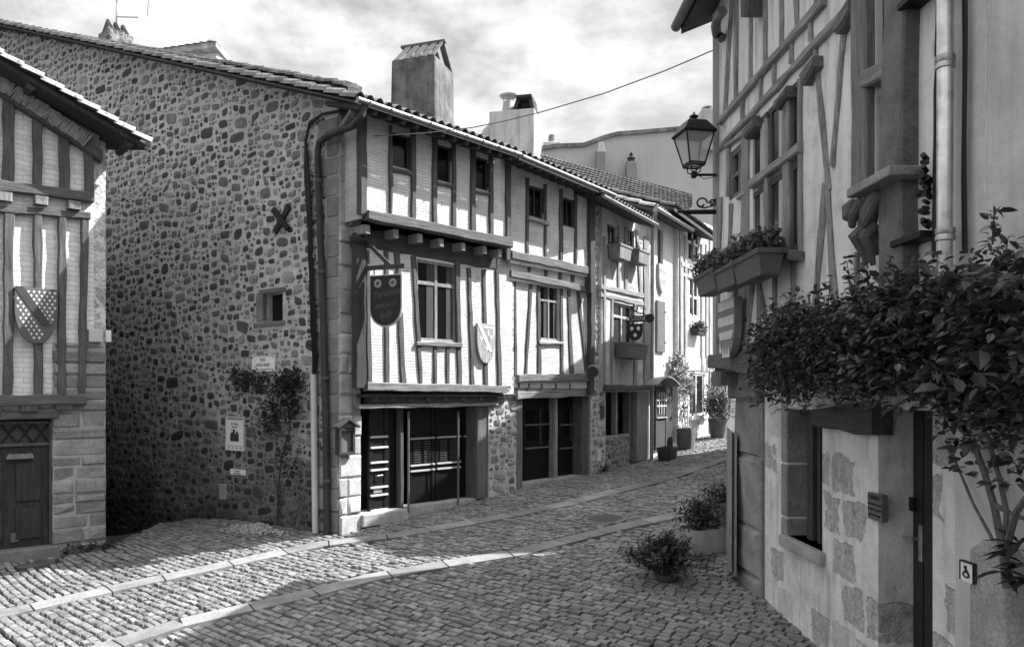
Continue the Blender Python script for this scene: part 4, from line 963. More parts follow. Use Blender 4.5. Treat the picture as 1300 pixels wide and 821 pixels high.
mb = MB(); d3 = Vector((0, 0, .03)); slab(mb, eA2-d3, eB2-d3, eB2+rise-d3, eA2+rise-d3, .08); mb.build('eave_boards', m_wood(.05), H2)
mb = MB(); n3 = sn*.08 - Vector((0, 0, .03)); mb.tube([eA2+n3, eB2+n3], .05, 10); mb.build('gutter', m_metal(.22, .4, .6), H2, smooth=True)
for i in range(12): mb = MB(); p = eA2.lerp(eB2, (i+.4)/12); mb.tube([p-Vector((0, 0, .12)), p + Vector((-sn.x, -sn.y, .22))], .05, 4); mb.build('rafter', m_wood(.06), H2)
# broad rendered chimney with a metal cowl and a mitred cap
kp = FH.W(678, 178, -1.7); FC2 = Fr(kp.x, kp.y, .22, .975); zb = kp.z; zt = FC2.px(678, 137, 0)[1]; pxm2 = kp.y/FPX
L2 = 57*pxm2/.97
mb = MB(); FC2.box(mb, 0, .9, zb-2.0, zt, -L2, 0); zq = FC2.px(622, 160, -L2)[1]
ch = mb.build('chimney', m_plaster(.5, .15, .5, .3, 1.5), H2, bevel=.02)
mb = MB(); sw = 11*pxm2; mb.prism([FC2.P(.02, -L2+.01, zb-2), FC2.P(.02, -L2-sw, zb-2), FC2.P(.02, -L2-sw, zq-.25), FC2.P(.02, -L2-sw*.75, zq-.1), FC2.P(.02, -L2-sw*.2, zq), FC2.P(.02, -L2+.01, zq+.12)], FC2.P(.8, 0, 0)-FC2.P(0, 0, 0)); mb.build('chimney_shoulder', m_plaster(.5, .15, .5, .3, 1.5), ch)
c = FC2.P(.4, -38*pxm2, zt); mb = MB(); mb.lathe(c, [(.21, -.02), (.17, .12), (.135, .36)], 16)
mb.build('chimney_pot', m_plain(.35, .6), ch, smooth=True)
mb = MB(); mb.lathe(c, [(.23, .50), (.25, .53), (.1, .58)], 16)
for k in range(4): mb.tube([c+Vector((.12*math.cos(k*1.57), .12*math.sin(k*1.57), .34)), c+Vector((.16*math.cos(k*1.57), .16*math.sin(k*1.57), .52))], .014, 4)
mb.build('cowl', m_metal(.45, .4, .5), ch, smooth=True)
mb = MB()
def bq(b0, b1, z0_, z1_, a0_=.1, a1_=.75, th=.05): mb.hexa([FC2.P(a0_, b0-th, zt+z0_), FC2.P(a1_, b0-th, zt+z0_), FC2.P(a1_, b0+th, zt+z0_), FC2.P(a0_, b0+th, zt+z0_), FC2.P(a0_, b1-th, zt+z1_), FC2.P(a1_, b1-th, zt+z1_), FC2.P(a1_, b1+th, zt+z1_), FC2.P(a0_, b1+th, zt+z1_)])
bq(-27*pxm2, -22*pxm2, 0, 15*pxm2); bq(-3*pxm2, -6*pxm2, 0, 15*pxm2); FC2.box(mb, .05, .8, zt+15*pxm2, zt+19*pxm2, -24*pxm2, -4*pxm2); FC2.box(mb, .3, .6, zt, zt+14*pxm2, -20*pxm2, -9*pxm2)
mb.build('chimney_cap', m_tile(.05), ch)
# floodlight on the thick post
c = FH.W(752, 470, .3); fl = thing('floodlight', 'small round-backed floodlight on the thick post between second and third house', 'floodlight', tuple(c))
mb = MB(); M = FH.M(FH.px(752, 470, .3)[0], .3, c.z).to_3x3(); ax = (M @ Vector((-.75, -.25, .6))).normalized()
mb.tube([c+ax*-.2, c+ax*-.14, c+ax*.05, c+ax*.16], [.07, .12, .15, .15], 12); mb.build('housing', m_plain(.18, .4), fl, smooth=True)
mb = MB(); mb.tube([c+ax*.161, c+ax*.17], [.14, .135], 12); mb.build('lens', m_gloss(.05), fl)
mb = MB(); mb.tube([c, FH.W(752, 470, .1)], .03, 6); mb.build('arm', m_plain(.1), fl)
# ================================================================== third house
H3 = thing('flower_box_house', 'narrow house with flower boxes under the eaves, an iron sign and a rough stone base', 'house', tuple(F3.P(.1, 0, .5)))
W3V, W3H = m_wood(.2), m_wood(.22, F3.d)
PL3 = m_plaster(.62, .14, .3)
o3 = .1; A = House(H3, F3, W3V, W3H, o3)
wu = [(771, 782, 286, 316), (796, 805, 292, 322)]; wm_ = (779, 804, 386, 441)
storey2(F3, H3, (764, 256), (829, 290), (829, 495), (764, 497), o3, m_plaster(.42, .3, .4, .7, 3.0), wu+[wm_])
for h in wu: r = px_rect(F3, *h, o3); window(H3, F3, r[0], r[1], r[2], r[3], o3-.04, m_wood(.1), GLASS, 2, (), .05)
r = px_rect(F3, *wm_, o3); window(H3, F3, r[0], r[1], r[2], r[3], o3-.06, m_plain(.38), GLASS, 2, (.7,), .06, .07, .07)
for l, rr, t, b, l2, r2 in ((765, 768, 300, 492, 765, 768), (783, 786, 286, 365, 783, 786), (792, 796, 288, 368, 792, 796), (806, 809, 292, 372, 811, 814), (775, 778, 380, 490, 774, 777), (804, 808, 385, 490, 804, 808), (816, 823, 300, 488, 817, 824)): A.post(l, rr, t, b, l2, r2, .035)
A.beam(762, 361, 367, 818, 373, 379, .04); A.beam(762, 372, 377, 818, 383, 389, .03); A.beam(765, 488, 495, 822, 489, 494, .12, mat=m_wood(.07, F3.d))
zl3 = F3.px(785, 495, 0)[1]
mb = MB(); a0, _ = F3.px(768, 550); a1, _ = F3.px(799, 550); zt = F3.px(785, 551)[1]; F3.wall(mb, a0, a1, 0, zt, [], 0, .4); mb.add([F3.P(a0, 0, zt), F3.P(a1, 0, zt), F3.P(a1, -.4, zt), F3.P(a0, -.4, zt)], [(0, 1, 2, 3)]); sb_ = mb.build('stone_base', m_mortar(.36), H3); rubble(F3, sb_, a0, a1, .2, lambda a: zt, 0, m_stone(.1, .28), lambda z: .01, ())
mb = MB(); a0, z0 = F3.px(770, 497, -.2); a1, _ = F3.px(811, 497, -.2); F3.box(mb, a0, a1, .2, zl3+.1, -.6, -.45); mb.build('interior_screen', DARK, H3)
vpost(782.5, 784.5, 497, 551, -.2, -.05, m_wood(.2), 'window_post', F3, H3); vpost(799, 801, 497, 583, -.2, 0, m_wood(.1), 'door_jamb', F3, H3); vpost(809, 822, 494, 584, -.3, .06, m_wood(.2), 'door_jamb', F3, H3)
mb = MB(); r = px_rect(F3, 763.5, 767, 515, 530, .06); F3.box(mb, r[0], r[1], r[2], r[3], -.02, .07); mb.build('meter_box', m_plain(.06), H3)
mb = MB(); a = F3.px(762, 570, .06)[0]; F3.box(mb, a-.05, a+.02, F3.px(762, 585, .06)[1], F3.px(762, 571, .06)[1], .0, .07); mb.build('painted_mark', WHITE, H3)
e0 = F3.W(762, 247.5, .75); e1 = F3.W(831, 284.5, .7); rise3 = Vector((-F3.n[0]*9, -F3.n[1]*9, 3.2)); 
mb = MB(); canal_roof(mb, e0, e1, e1+rise3, e0+rise3, .2, 24, .05, 6); mb.build('roof', TILE, H3)
mb = MB(); slab(mb, e0-d3, e1-d3, e1+rise3-d3, e0+rise3-d3, .08); mb.build('eave_boards', m_wood(.05), H3)
mb = MB(); k3 = Vector((F3.n[0]*.07, F3.n[1]*.07, -.03)); mb.tube([e0+k3, e1+k3], .05, 10); mb.build('gutter', m_metal(.25, .4, .6), H3, smooth=True)
mb = MB(); mb.tube([F3.W(832, 266, .6), F3.W(831, 278, .3), F3.W(828.5, 290, .12), F3.W(828, 400, .12), F3.W(827, 584, .12)], .06, 10); mb.build('downpipe', m_metal(.32, .5, .5), H3, smooth=True)
# flower boxes (one kind, copied)
PLANTER = m_plain(.18, .6, .2)
def make_box(label, mat, w=.62, d=.26, h=.26, leafmat=None, n=380, blooms=True, size=.055):
    t = thing('flower_box', label, 'flower box', local=True)
    mb = MB(); mb.hexa([Vector(q) for q in ((-w/2+.04, .04, 0), (w/2-.04, .04, 0), (w/2-.04, d-.04, 0), (-w/2+.04, d-.04, 0), (-w/2, 0, h), (w/2, 0, h), (w/2, d, h), (-w/2, d, h))])
    mb.build('trough', mat, t, bevel=.01)
    mb = MB()
    for x0, x1, y0, y1 in ((-w/2-.012, w/2+.012, -.012, .012), (-w/2-.012, w/2+.012, d-.012, d+.012), (-w/2-.012, -w/2+.012, .012, d-.012), (w/2-.012, w/2+.012, .012, d-.012)): mb.hexa([Vector(q) for q in ((x0, y0, h-.045), (x1, y0, h-.045), (x1, y1, h-.045), (x0, y1, h-.045), (x0, y0, h+.006), (x1, y0, h+.006), (x1, y1, h+.006), (x0, y1, h+.006))])
    mb.build('rim', mat, t)
    if n:
        pts = [(random.uniform(-w*.48, w*.48), random.uniform(.0, d), h+abs(random.gauss(.07, .07))) for _ in range(90)]
        mb = MB(); foliage(mb, pts, n, size, .03, .5, None, .9); mb.build('leaves', leafmat or m_leaf(.10, .5), t)
        if blooms:
            mb = MB()
            for _ in range(60):
                p = random.choice(pts); foliage(mb, [(p[0], p[1], p[2]+.05)], 6, .04, .018, .4, None, .9)
            mb.build('blooms', m_leaf(.34, .4, .7), t)
    return t
def rz_of(fr): return math.atan2(-fr.d[1], -fr.d[0])    # local +y points out of the facade
def box_at(fr, u, v, o): return fr.W(u, v, o)
fb3 = make_box('wooden box with a little trailing plant below the left eaves window', m_wood(.2), .75, .36, .36, m_leaf(.06), 60, False)
fb3.location = F3.W(779, 331, .12); fb3.rotation_euler = (0, 0, rz_of(F3)); fb3['group'] = 'boxes under the eaves windows'
dup(fb3, F3.W(803, 336.5, .12), rz_of(F3), 'empty wooden box below the right eaves window, nearer the downpipe')
fb3b = make_box('bare dark box under the white cross window beside the iron sign', m_plain(.10, .6), 1.35, .4, .4, None, 0)
fb3b.location = F3.W(793, 455.5, .12); fb3b.rotation_euler = (0, 0, rz_of(F3))
# iron sign with a shield
c = F3.W(796, 405, .1); sg = thing('bracket_sign', 'dark iron bracket sign with a shield of three pale marks by the third house window', 'hanging sign', tuple(c))
X0 = F3.W(794, 405, .14); FSg = Fr(X0.x, X0.y, .90, -.43)
mb = MB()
r = px_rect(FSg, 799, 824, 400.5, 408.5, 0); FSg.box(mb, r[0], r[1], r[2], r[3], -.02, .02); c2 = FSg.P(r[1]+.02, 0, (r[2]+r[3])/2); M = FSg.M(r[1]+.02, -.02, (r[2]+r[3])/2); mb.prism([M @ Vector((.12*math.cos(k*.524), .12*math.sin(k*.524), 0)) for k in range(12)], FSg.P(0, .045, 0)-FSg.P(0, 0, 0))
bb = mb.build('name_board', m_plain(.02, .5), sg)
lettering('CUISINE', .15, m_plain(.4), bb, FSg.M((r[0]+r[1])/2-.05, .021, (r[2]+r[3])/2), sx=.9)
r2 = px_rect(FSg, 797, 816, 411, 432, 0); w, h = r2[1]-r2[0], r2[3]-r2[2]
sb = board(FSg, (r2[0]+r2[1])/2, r2[3], shield_poly(w, h), -.015, .015, 'shield', m_plain(.02, .5), sg)
mb = MB(); M = FSg.M((r2[0]+r2[1])/2, .016, r2[3])
for x, y in ((-.22, -.28), (.22, -.28), (0, -.68)):
    mb.prism([M @ Vector((x*w+.05*math.cos(k*1.047), y*h+.06*math.sin(k*1.047), 0)) for k in range(6)], FSg.P(0, .004, 0)-FSg.P(0, 0, 0))
mb.build('emblem_pattern', m_plain(.6), sb)
mb = MB()
def curl(mb, fr, u, v, rr, turns=1.3, th=.012, sg=1, n=22):
    a, z = fr.px(u, v, 0); mb.tube([fr.P(a+sg*rr*(1-.55*i/n)*math.cos(i/n*turns*6.283), 0, z+rr*(1-.55*i/n)*math.sin(i/n*turns*6.283)) for i in range(n+1)], th, 5)
curl(mb, FSg, 813, 394, .14); curl(mb, FSg, 806, 392, .1, sg=-1); mb.tube([FSg.W(800, 391, 0), FSg.W(812, 397, 0), FSg.W(822, 400, 0)], .014, 5); mb.tube([FSg.W(809, 400, 0), FSg.W(809, 412, 0)], .012, 5); mb.tube([FSg.W(803, 400, 0), FSg.W(803, 412, 0)], .012, 5)
mb.tube([F3.W(794, 404, -.05), FSg.W(800, 404, 0)], .02, 6)
mb.build('scrolls', IRON, sg)
# ================================================================== fourth house
H4 = thing('plastered_house', 'plain pale plastered house with one closed shutter and a hooded door', 'house', tuple(F3.P(F3.px(850, 570)[0], 0, .8)))
hd = (828, 848, 487, 570); hs_ = (834.5, 842, 290, 338)
storey2(F3, H4, (824, 262), (864, 285), (864, 562), (826, 590), -.02, m_plaster(.66, .14, .25), [hs_], .4)
A = House(H4, F3, W3V, W3H, -.02)
r = px_rect(F3, *hs_, -.02); window(H4, F3, r[0], r[1], r[2], r[3], -.1, m_plain(.2), m_plain(.1), 1, ())
r = px_rect(F3, 833.5, 843.5, 382, 447, .02); mb = MB(); F3.box(mb, r[0], r[1], r[2], r[3], -.03, .05); st = mb.build('shutter', m_wood(.12), H4, bevel=.01)
mb = MB()
for z in (.2, .8): q = r[2]+(r[3]-r[2])*z; F3.box(mb, r[1]-.05, r[1]+.08, q-.02, q+.02, .0, .065)
mb.build('hinge', IRON, st)
r = px_rect(F3, 828, 853, 490, 569, .0); mb = MB(); F3.box(mb, r[0], r[1], r[2], r[3], -.015, .03); mb.build('door_surround', m_wood(.05), H4)
r = px_rect(F3, 829, 843, 494, 568, .02); dr = door_leaf(F3, H4, r[0], r[1], r[2], r[3], .09, m_wood(.06), [r[2]+.9], m_plain(.3), 'door', None, (r[2]+1.05, r[3]-.1))
mb = MB()
for i in range(3): x = r[0]+(r[1]-r[0])*(.28+.22*i); F3.box(mb, x-.02, x+.02, r[2]+1.0, r[3]-.08, .1, .12)
for z in (.35, .62): F3.box(mb, r[0]+.05, r[1]-.05, r[2]+1.0+z*(r[3]-r[2]-1.1), r[2]+1.0+z*(r[3]-r[2]-1.1)+.04, .1, .125)
mb.build('glazing_bars', m_plain(.5), dr)
mb = MB(); r = px_rect(F3, 826, 856, 480, 491, .3); n = 10; P = []
for i in range(n+1): t = i/n; P.append((r[0]+(r[1]-r[0])*t, r[2]+.02+(r[3]-r[2])*math.sin(math.pi*t)))
F3.poly(mb, P + [(x, z+.04) for x, z in reversed(P)], -.02, .5); mb.build('door_hood', m_plain(.22, .5, .1), H4)
e0 = F3.W(830, 263, .5); e1 = F3.W(877, 291, .5); mb = MB(); canal_roof(mb, e0, e1, e1+rise3, e0+rise3, .2, 20, .05, 6); mb.build('roof', m_tile(.34), H4)
mb = MB(); slab(mb, e0-d3, e1-d3, e1+rise3-d3, e0+rise3-d3, .08); mb.build('eave_boards', m_wood(.06), H4)
mb = MB(); mb.tube([e0+k3, e1+k3], .06, 10); mb.build('gutter', m_metal(.3, .4, .6), H4, smooth=True)
mb = MB(); F3.poly(mb, [(F3.px(829, 400)[0], .3), (F3.px(829, 400)[0], e0.z-.2), (F3.px(829, 400)[0]+.06, e0.z-.2), (F3.px(829, 400)[0]+.06, .3)], -6, -.05); mb.build('party_wall', m_rubble(5, .4, .1, .25, .1), H4)
def striped_shield(fr, u0, u1, v0, v1, o, label, bands, mats, th=.05, crest=True):
    r = px_rect(fr, u0, u1, v0, v1, o); w, h = r[1]-r[0], r[3]-r[2]; cx = (r[0]+r[1])/2; t = thing('armorial_shield', label, 'shield', tuple(fr.P(cx, o, r[2])))
    board(fr, cx, r[3], shield_poly(w, h), o-.04, o+th, 'body', mats[0], t, .004)
    mb = MB()
    for y0, y1 in bands:
        L = []
        for i in range(7):
            y = -h*(y0+(y1-y0)*i/6); x = w/2
            while x > 0 and not in_shield(x, y, w*.98, h): x -= w*.01
            L.append((x, y))
        fr_pts = L + [(-x, y) for x, y in reversed(L)]; mb.prism([fr.P(cx+x, o+th+.001, r[3]+y) for x, y in fr_pts], fr.P(0, .006, 0)-fr.P(0, 0, 0))
    mb.build('bands', mats[1], t); return t, r
striped_shield(F3, 835, 844.5, 336, 372, .02, 'white and grey striped shield on the plastered wall above the closed shutter', [(.03, .2), (.36, .54), (.72, .97)], (m_plain(.3), m_plain(.75)))
# ================================================================== fifth house
H5 = thing('far_timber_house', 'narrow timber house with tall cross windows at the far bend', 'house', tuple(F3.P(F3.px(884, 556)[0], 0, 1.0)))
o5 = .12; W5 = m_wood(.3); A = House(H5, F3, W5, m_wood(.32, F3.d), o5)
wf = [(873, 888, 289, 333), (875.5, 887, 352, 402), (875.5, 894, 474, 527)]
storey2(F3, H5, (861, 268), (910, 290), (910, 545), (861, 562), o5, m_infill(.72, F3.d), wf, .4)
for h, c_, rr in ((wf[0], 2, (.55,)), (wf[1], 2, (.5,)), (wf[2], 2, ())): r = px_rect(F3, *h, o5); window(H5, F3, r[0], r[1], r[2], r[3], o5-.03, m_plain(.6), GLASS, c_, rr, .07, .09, .06)
for l, rr, t, b in ((862, 866, 290, 470), (868, 871, 300, 470), (889, 892, 310, 470), (895, 898, 310, 470), (899.5, 905, 300, 548)): A.post(l, rr, t, b, th=.05)
A.beam(863, 332, 338, 903, 346, 352, .06); A.beam(863, 345, 350, 903, 358, 363, .05)
for u in (868, 873, 878, 883, 888, 893): A.post(u, u+2, 339+(u-863)*.32, 347+(u-863)*.32, th=.05)
A.beam(863, 452, 470, 903, 456, 472, .03, name='lintel', mat=m_plain(.5))
mb = MB(); r = px_rect(F3, 874, 895, 527, 532, o5); F3.box(mb, r[0], r[1], r[2], r[3], 0, .25); mb.build('window_sill', m_plain(.6), H5)
e0 = F3.W(856, 262, .7); e1 = F3.W(912, 303, .7); mb = MB(); canal_roof(mb, e0, e1, e1+rise3, e0+rise3, .2, 20, .05, 6); mb.build('roof', m_tile(.12), H5)
mb = MB(); slab(mb, e0-d3, e1-d3, e1+rise3-d3, e0+rise3-d3, .1); mb.build('eave_boards', m_wood(.05), H5)
fb5 = make_box('small flower box with a bushy plant on the middle window of the far timber house', m_plain(.06), .8, .28, .2, m_leaf(.08), 420, True, .09); fb5.location = F3.W(882, 426, .15); fb5.rotation_euler = (0, 0, rz_of(F3))
# ================================================================== far house closing the street
FE = Fr(*(lambda p: (p.x, p.y))(gp(925, 541)), 1.0, .15)
H6 = thing('end_house', 'pale house front with a tall white window closing the bend of the street', 'house', (FE.x, FE.y, 1.2))
wf = [(917.5, 931, 474, 526)]
storey2(FE, H6, (890, 380), (1010, 380), (1010, 552), (890, 552), 0, m_plaster(.7, .1, .2), wf, .3)
r = px_rect(FE, *wf[0], 0); window(H6, FE, r[0], r[1], r[2], r[3], -.04, m_plain(.7), GLASS_R, 2, (), .1, .1)
mb = MB(); r = px_rect(FE, 935, 950, 474, 527, 0); FE.box(mb, r[0], r[1], r[2], r[3], -.02, .06); mb.build('shutter', m_wood(.3), H6)
mb = MB(); q = px_rect(FE, 885, 1015, 376, 381, 0); slab(mb, FE.P(q[0], .5, q[3]), FE.P(q[1], .5, q[3]), FE.P(q[1], -5, q[3]+1.8), FE.P(q[0], -5, q[3]+1.8), .15); mb.build('roof', TILE, H6)
# ================================================================== houses behind the row
FB = Fr(0, 36, 1, 0)
HB = thing('background_house', 'high bare rendered gable with slim flues rising behind the row', 'house', tuple(FB.W(790, 440)))
top = [(688, 190), (709, 187), (740, 186), (754, 181), (766, 176.5), (782, 172), (820, 169), (860, 165.5), (925, 160)]
pts = [FB.px(688, 480)] + [FB.px(*p) for p in top] + [FB.px(925, 480)]
mb = MB(); FB.poly(mb, pts, -5, 0); mb.build('gable_wall', m_plaster(.46, .08, .12, .2, .5), HB)
mb = MB()
for (u0, v0), (u1, v1) in zip(top, top[1:]):
    a0, z0 = FB.px(u0, v0); a1, z1 = FB.px(u1, v1); FB.poly(mb, [(a0, z0-.04), (a1, z1-.04), (a1, z1+.14), (a0, z0+.14)], -5.1, .12)
mb.build('coping', m_tile(.2), HB)
def flue(fr, root, u0, u1, v0, v1, dep, mat, capmat=None, pot=None, o=.35, tip=None, name='chimney'):
    a0, zt = fr.px(u0, v0, o); a1, _ = fr.px(u1, v0, o); zb = fr.px(u0, v1, o)[1]; mb = MB(); fr.box(mb, a0, a1, zb, zt, o-dep, o); c = (a0+a1)/2
    if tip: mb.hexa([fr.P(a0, o-dep, zt), fr.P(a1, o-dep, zt), fr.P(a1, o, zt), fr.P(a0, o, zt), fr.P(c-.12, o-dep*.6, zt+tip), fr.P(c+.12, o-dep*.6, zt+tip), fr.P(c+.12, o-dep*.4, zt+tip), fr.P(c-.12, o-dep*.4, zt+tip)])
    ch = mb.build(name, mat, root, bevel=.02)
    if pot:
        mb = MB(); mb.lathe(fr.P(c, o-dep/2, zt), pot, 12); mb.build('chimney_pot', capmat, ch, smooth=True)
    return ch
flue(FB, HB, 757.5, 769.5, 193, 252, .6, m_plaster(.24, .1), tip=.55, o=.6)
flue(FB, HB, 796, 809, 205, 262, .6, m_plaster(.26, .1), m_plain(.04), [(.24, 0), (.24, .05), (.16, .1), (.14, .2), (.2, .22), (.06, .34), (.09, .42), (.02, .52)], o=.6)
flue(FB, HB, 891, 912.5, 138, 190, .8, m_plaster(.42, .15, .3), m_metal(.4), [(.1, 0), (.1, .12), (.3, .14), (.3, .19), (.05, .26)], o=.5)
c = thing('stack_house_chimney', 'low pale stack with a small dark pot at the left end of the high gable', 'chimney', tuple(FB.W(702, 186, -1)))
mb = MB(); a0, z0 = FB.px(690, 190, -1); a1, z1 = FB.px(713, 179.5, -1); FB.box(mb, a0, a1, z0-1.5, z1, -2, -1); mb.build('stack', m_plaster(.5), c, bevel=.05)
mb = MB(); mb.lathe(FB.P((a0+a1)/2, -1.5, z1), [(.35, 0), (.2, .12), (.17, .45), (.15, .45)], 10); mb.build('pot', m_plain(.2), c, smooth=True)
# roof with a stone verge between the row and the high gable
HR = thing('rear_roof_house', 'grey tiled roof with a rough stone verge rising just behind the row of gutters', 'house', (4.0, 29.5, 1.0))
def at(u, v, Y): return Vector(((u-CU)/FPX*Y, Y, ZC+(HV-v)/FPX*Y))
q = [at(640, 262, 25.5), at(880, 300, 25.2), at(872, 249, 29), at(686, 197, 30)]
mb = MB(); canal_roof(mb, q[0], q[1], q[2], q[3], .17, 20, .02, 6); mb.build('roof', m_tile(.055), HR)
mb = MB(); dv = Vector((0, .35, 0)); a, b = q[3]+Vector((-.3, 0, .1)), q[2]+Vector((.2, 0, .08)); mb.hexa([a-Vector((0, 0, .45)), b-Vector((0, 0, .45)), b-Vector((0, 0, .45))+dv, a-Vector((0, 0, .45))+dv, a, b, b+dv, a+dv]); mb.build('verge', m_rubble(4, .22, .06, .2, .08), HR)
mb = MB(); mb.prism([q[0]-d3*3, q[1]-d3*3, q[1]-Vector((0, 0, 9)), q[0]-Vector((0, 0, 9))], (0, 2.6, 0)); mb.build('wall', m_rubble(3, .3, .08, .25, .1), HR)
# tiled roof corner showing over the rubble gable
HT = thing('tile_ridge_house', 'white rendered house corner with a light tiled verge showing above the long gable', 'house', tuple(at(240, 90, 27)))
mb = MB(); A0, A1 = at(196, 80, 27.2), at(275, 64, 27); mb.prism([A0-Vector((3, 0, 1.5)), A1-Vector((0, 0, 12)), A1, A0, A0-Vector((3, 0, 0))], (0.6, 4, 0)); mb.build('wall', m_plaster(.6), HT)
mb = MB(); B0, B1 = at(186, 69, 26.8), at(277, 55.5, 26.8); n = 10
for i in range(n):
    p = B0.lerp(B1, i/n); p2 = B0.lerp(B1, (i+1.06)/n); rr = .15
    prof = [(-.16, -.02), (-.1, .1), (0, .15), (.1, .1), (.16, -.02)]
    vs = [p + Vector((0, q_*1.8, z_+.03)) for q_, z_ in prof] + [p2 + Vector((0, q_*1.5, z_)) for q_, z_ in prof]; mb.add(vs, [(k, k+1, k+6, k+5) for k in range(4)] + [(4, 3, 2, 1, 0), (5, 6, 7, 8, 9)])
mb.hexa([B0+Vector((0, -.2, -.2)), B1+Vector((0, -.2, -.2)), B1+Vector((0, 4, -.2)), B0+Vector((0, 4, -.2)), B0+Vector((0, -.2, 0)), B1+Vector((0, -.2, 0)), B1+Vector((0, 4, 0)), B0+Vector((0, 4, 0))])
mb.build('verge_tiles', m_tile(.4), HT)
# ================================================================== timber gable house on the near left
HL = thing('gable_house', 'timber-framed gable house on a stone corner with an old dark door at the near left', 'house', (FL.x, FL.y, -.25))
WLV, WLH = m_wood(.095), m_wood(.10, FL.d); INFL = m_infill(.78, FL.d, .085, .12, .075)
oL_ = .05; A = House(HL, FL, WLV, WLH, oL_)
aLmin = -6.5
# upper and lower infill walls, stone wall at the corner
zc_ = FL.px(60, 252, 0)[1]
sl_top = lambda a: FL.px(125, 196, 0)[1] + (FL.px(0, 112, 0)[1]-FL.px(125, 196, 0)[1])*(FL.px(125, 196, 0)[0]-a)/(FL.px(125, 196, 0)[0]-FL.px(0, 112, 0)[0])
mb = MB(); FL.wall(mb, aLmin, FL.px(119, 240, 0)[0], FL.px(60, 520, 0)[1], 9, [], 0, .3, top=sl_top, na=2); mb.build('infill_wall', INFL, HL)
mb = MB(); a0 = FL.px(112, 400)[0]; mb2 = MB(); FL.wall(mb, a0, 0, FL.px(60, 440, 0)[1], FL.px(130, 196, 0)[1]+.3, [], -.02, .6); mb.build('corner_wall', m_rubble(3.0, .62, .34, .55, .09, 1.0, 4.0), HL)
quoin_pier(FL, HL, FL.px(66, 600)[0], 0, -.6, FL.px(120, 436, 0)[1], -.5, .06, .13, .30, m_granite(.23, .55), 'quoin_pier', .8)
mb = MB(); FL.box(mb, a0+.02, .0, FL.px(120, 440, 0)[1], FL.px(120, 196, 0)[1]-.0, -.6, -.03)
mb.build('side_wall', m_rubble(3.2, .4, .1, .25, .1), HL)
mb = MB(); mb.prism([FL.P(0, -.5, -2.5), FL.P(0, -9, -2.5), FL.P(0, -9, zc_+1.0), FL.P(0, -.5, zc_+1.0)], FL.P(-.4, 0, 0)-FL.P(0, 0, 0)); mb.build('alley_wall', m_rubble(3.2, .36, .1, .25, .1), HL)
for l, rr, t, b in ((3, 18, 126, 235), (42, 54, 152, 243), (75, 88, 170, 247), (107, 119, 188, 254)): A.post(l, rr, t, b)
for l, rr, t, b, l2, r2 in ((5, 18, 262, 500, 3, 16), (-40, -26, 240, 500, -40, -26), (42, 53, 266, 500, 43, 54), (74, 84, 270, 500, 73, 83), (103, 113, 274, 503, 99, 108)): A.post(l, rr, t, b, l2, r2)
A.beam(-60, 222, 236, 118, 245, 258, .1); A.beam(-60, 256, 265, 114, 270, 279, .06); A.beam(-60, 502, 517, 108, 500, 513, .12); A.beam(-60, 524, 536, 74, 518, 530, .05, name='lintel')
for u, v in ((7, 249), (53, 254), (95, 260)): A.joist(u, v, .2, .14, -.1, .17, mat=m_wood(.2))
for u, v in ((-10, 519), (38, 517), (82, 515)): A.joist(u, v, .26, .13, -.1, .15, mat=m_wood(.08))
A.beam(-70, 62, 77, 128, 194, 207, .12, name='rake_timber', mat=m_wood(.09, FL.d)); 
mb = MB(); 
P0, P1 = FL.W(-70, 50, .14), FL.W(112, 172, .14)
nb = 60
for i in range(nb):
    p = P0.lerp(P1, i/nb); h = random.uniform(.22, .27)
    mb.box(p + Vector((0, 0, -.12)), (.035+random.uniform(-.008, .01), .16, h), FL.rz, (random.gauss(0, .05), R(28)+random.gauss(0, .1)))
mb.build('brick_rake', m_plain(.27, .9, .4, 9), HL)
mb = MB(); FL.poly(mb, [(FL.px(-70, 40, .0)[0], FL.px(-70, 40, .0)[1]), (FL.px(124, 172)[0], FL.px(124, 172)[1]), (FL.px(124, 192)[0], FL.px(124, 192)[1]), (FL.px(-70, 64, .0)[0], FL.px(-70, 64, .0)[1])], -.2, .1); mb.build('rake_wall', m_plaster(.22), HL)
# roof: right-hand slope with light verge tiles
v0 = FL.W(188, 181, .6); v1 = FL.W(0, 70, .6); up = (v1-v0).normalized(); v1 = v0 + up*9.0
bk = Vector((-.936, .352, .12))*9
mb = MB(); canal_roof(mb, v0+bk, v0, v1, v1+bk, .21, 26, .05, 6); mb.build('roof', m_tile(.22), HL)
mb = MB(); slab(mb, v0+bk-d3*2, v0-d3*2, v1-d3*2, v1+bk-d3*2, .08); mb.build('eave_boards', m_wood(.04), HL)
v2 = v1 + Vector((-up.x*9, -up.y*9, -up.z*9+0)) ; lf = Vector((up.x, up.y, -up.z))*9
mb = MB(); slab(mb, v1, v1+bk, v1+bk+lf, v1+lf, .1); mb.build('far_roof', m_tile(.22), HL)
mb = MB()
ln = Vector((FL.n[0], FL.n[1], 0)); un = up.cross(ln).normalized()
if un.z < 0: un = -un
for row, off in ((0, .0), (1, .17)):
    for i in range(30):
        p = v0 + up*(i*.30 - .03+random.uniform(-.01, .01)) - ln*(off*1.0) + un*(.06 + .035*row+random.uniform(-.008, .008)); q_ = p + up*.33 - un*.045
        prof = [(.1, -.05), (.085, .02), (.03, .05), (-.04, .05), (-.09, .0)]
        vs = [p + ln*a + un*b for a, b in prof] + [q_ + ln*a*.9 + un*b*.9 for a, b in prof]
        vs = [v + Vector((0, 0, random.uniform(-.003, .003))) for v in vs]
        mb.add(vs, [(k, k+1, k+6, k+5) for k in range(4)] + [(4, 3, 2, 1, 0), (5, 6, 7, 8, 9), (0, 5, 9, 4)])
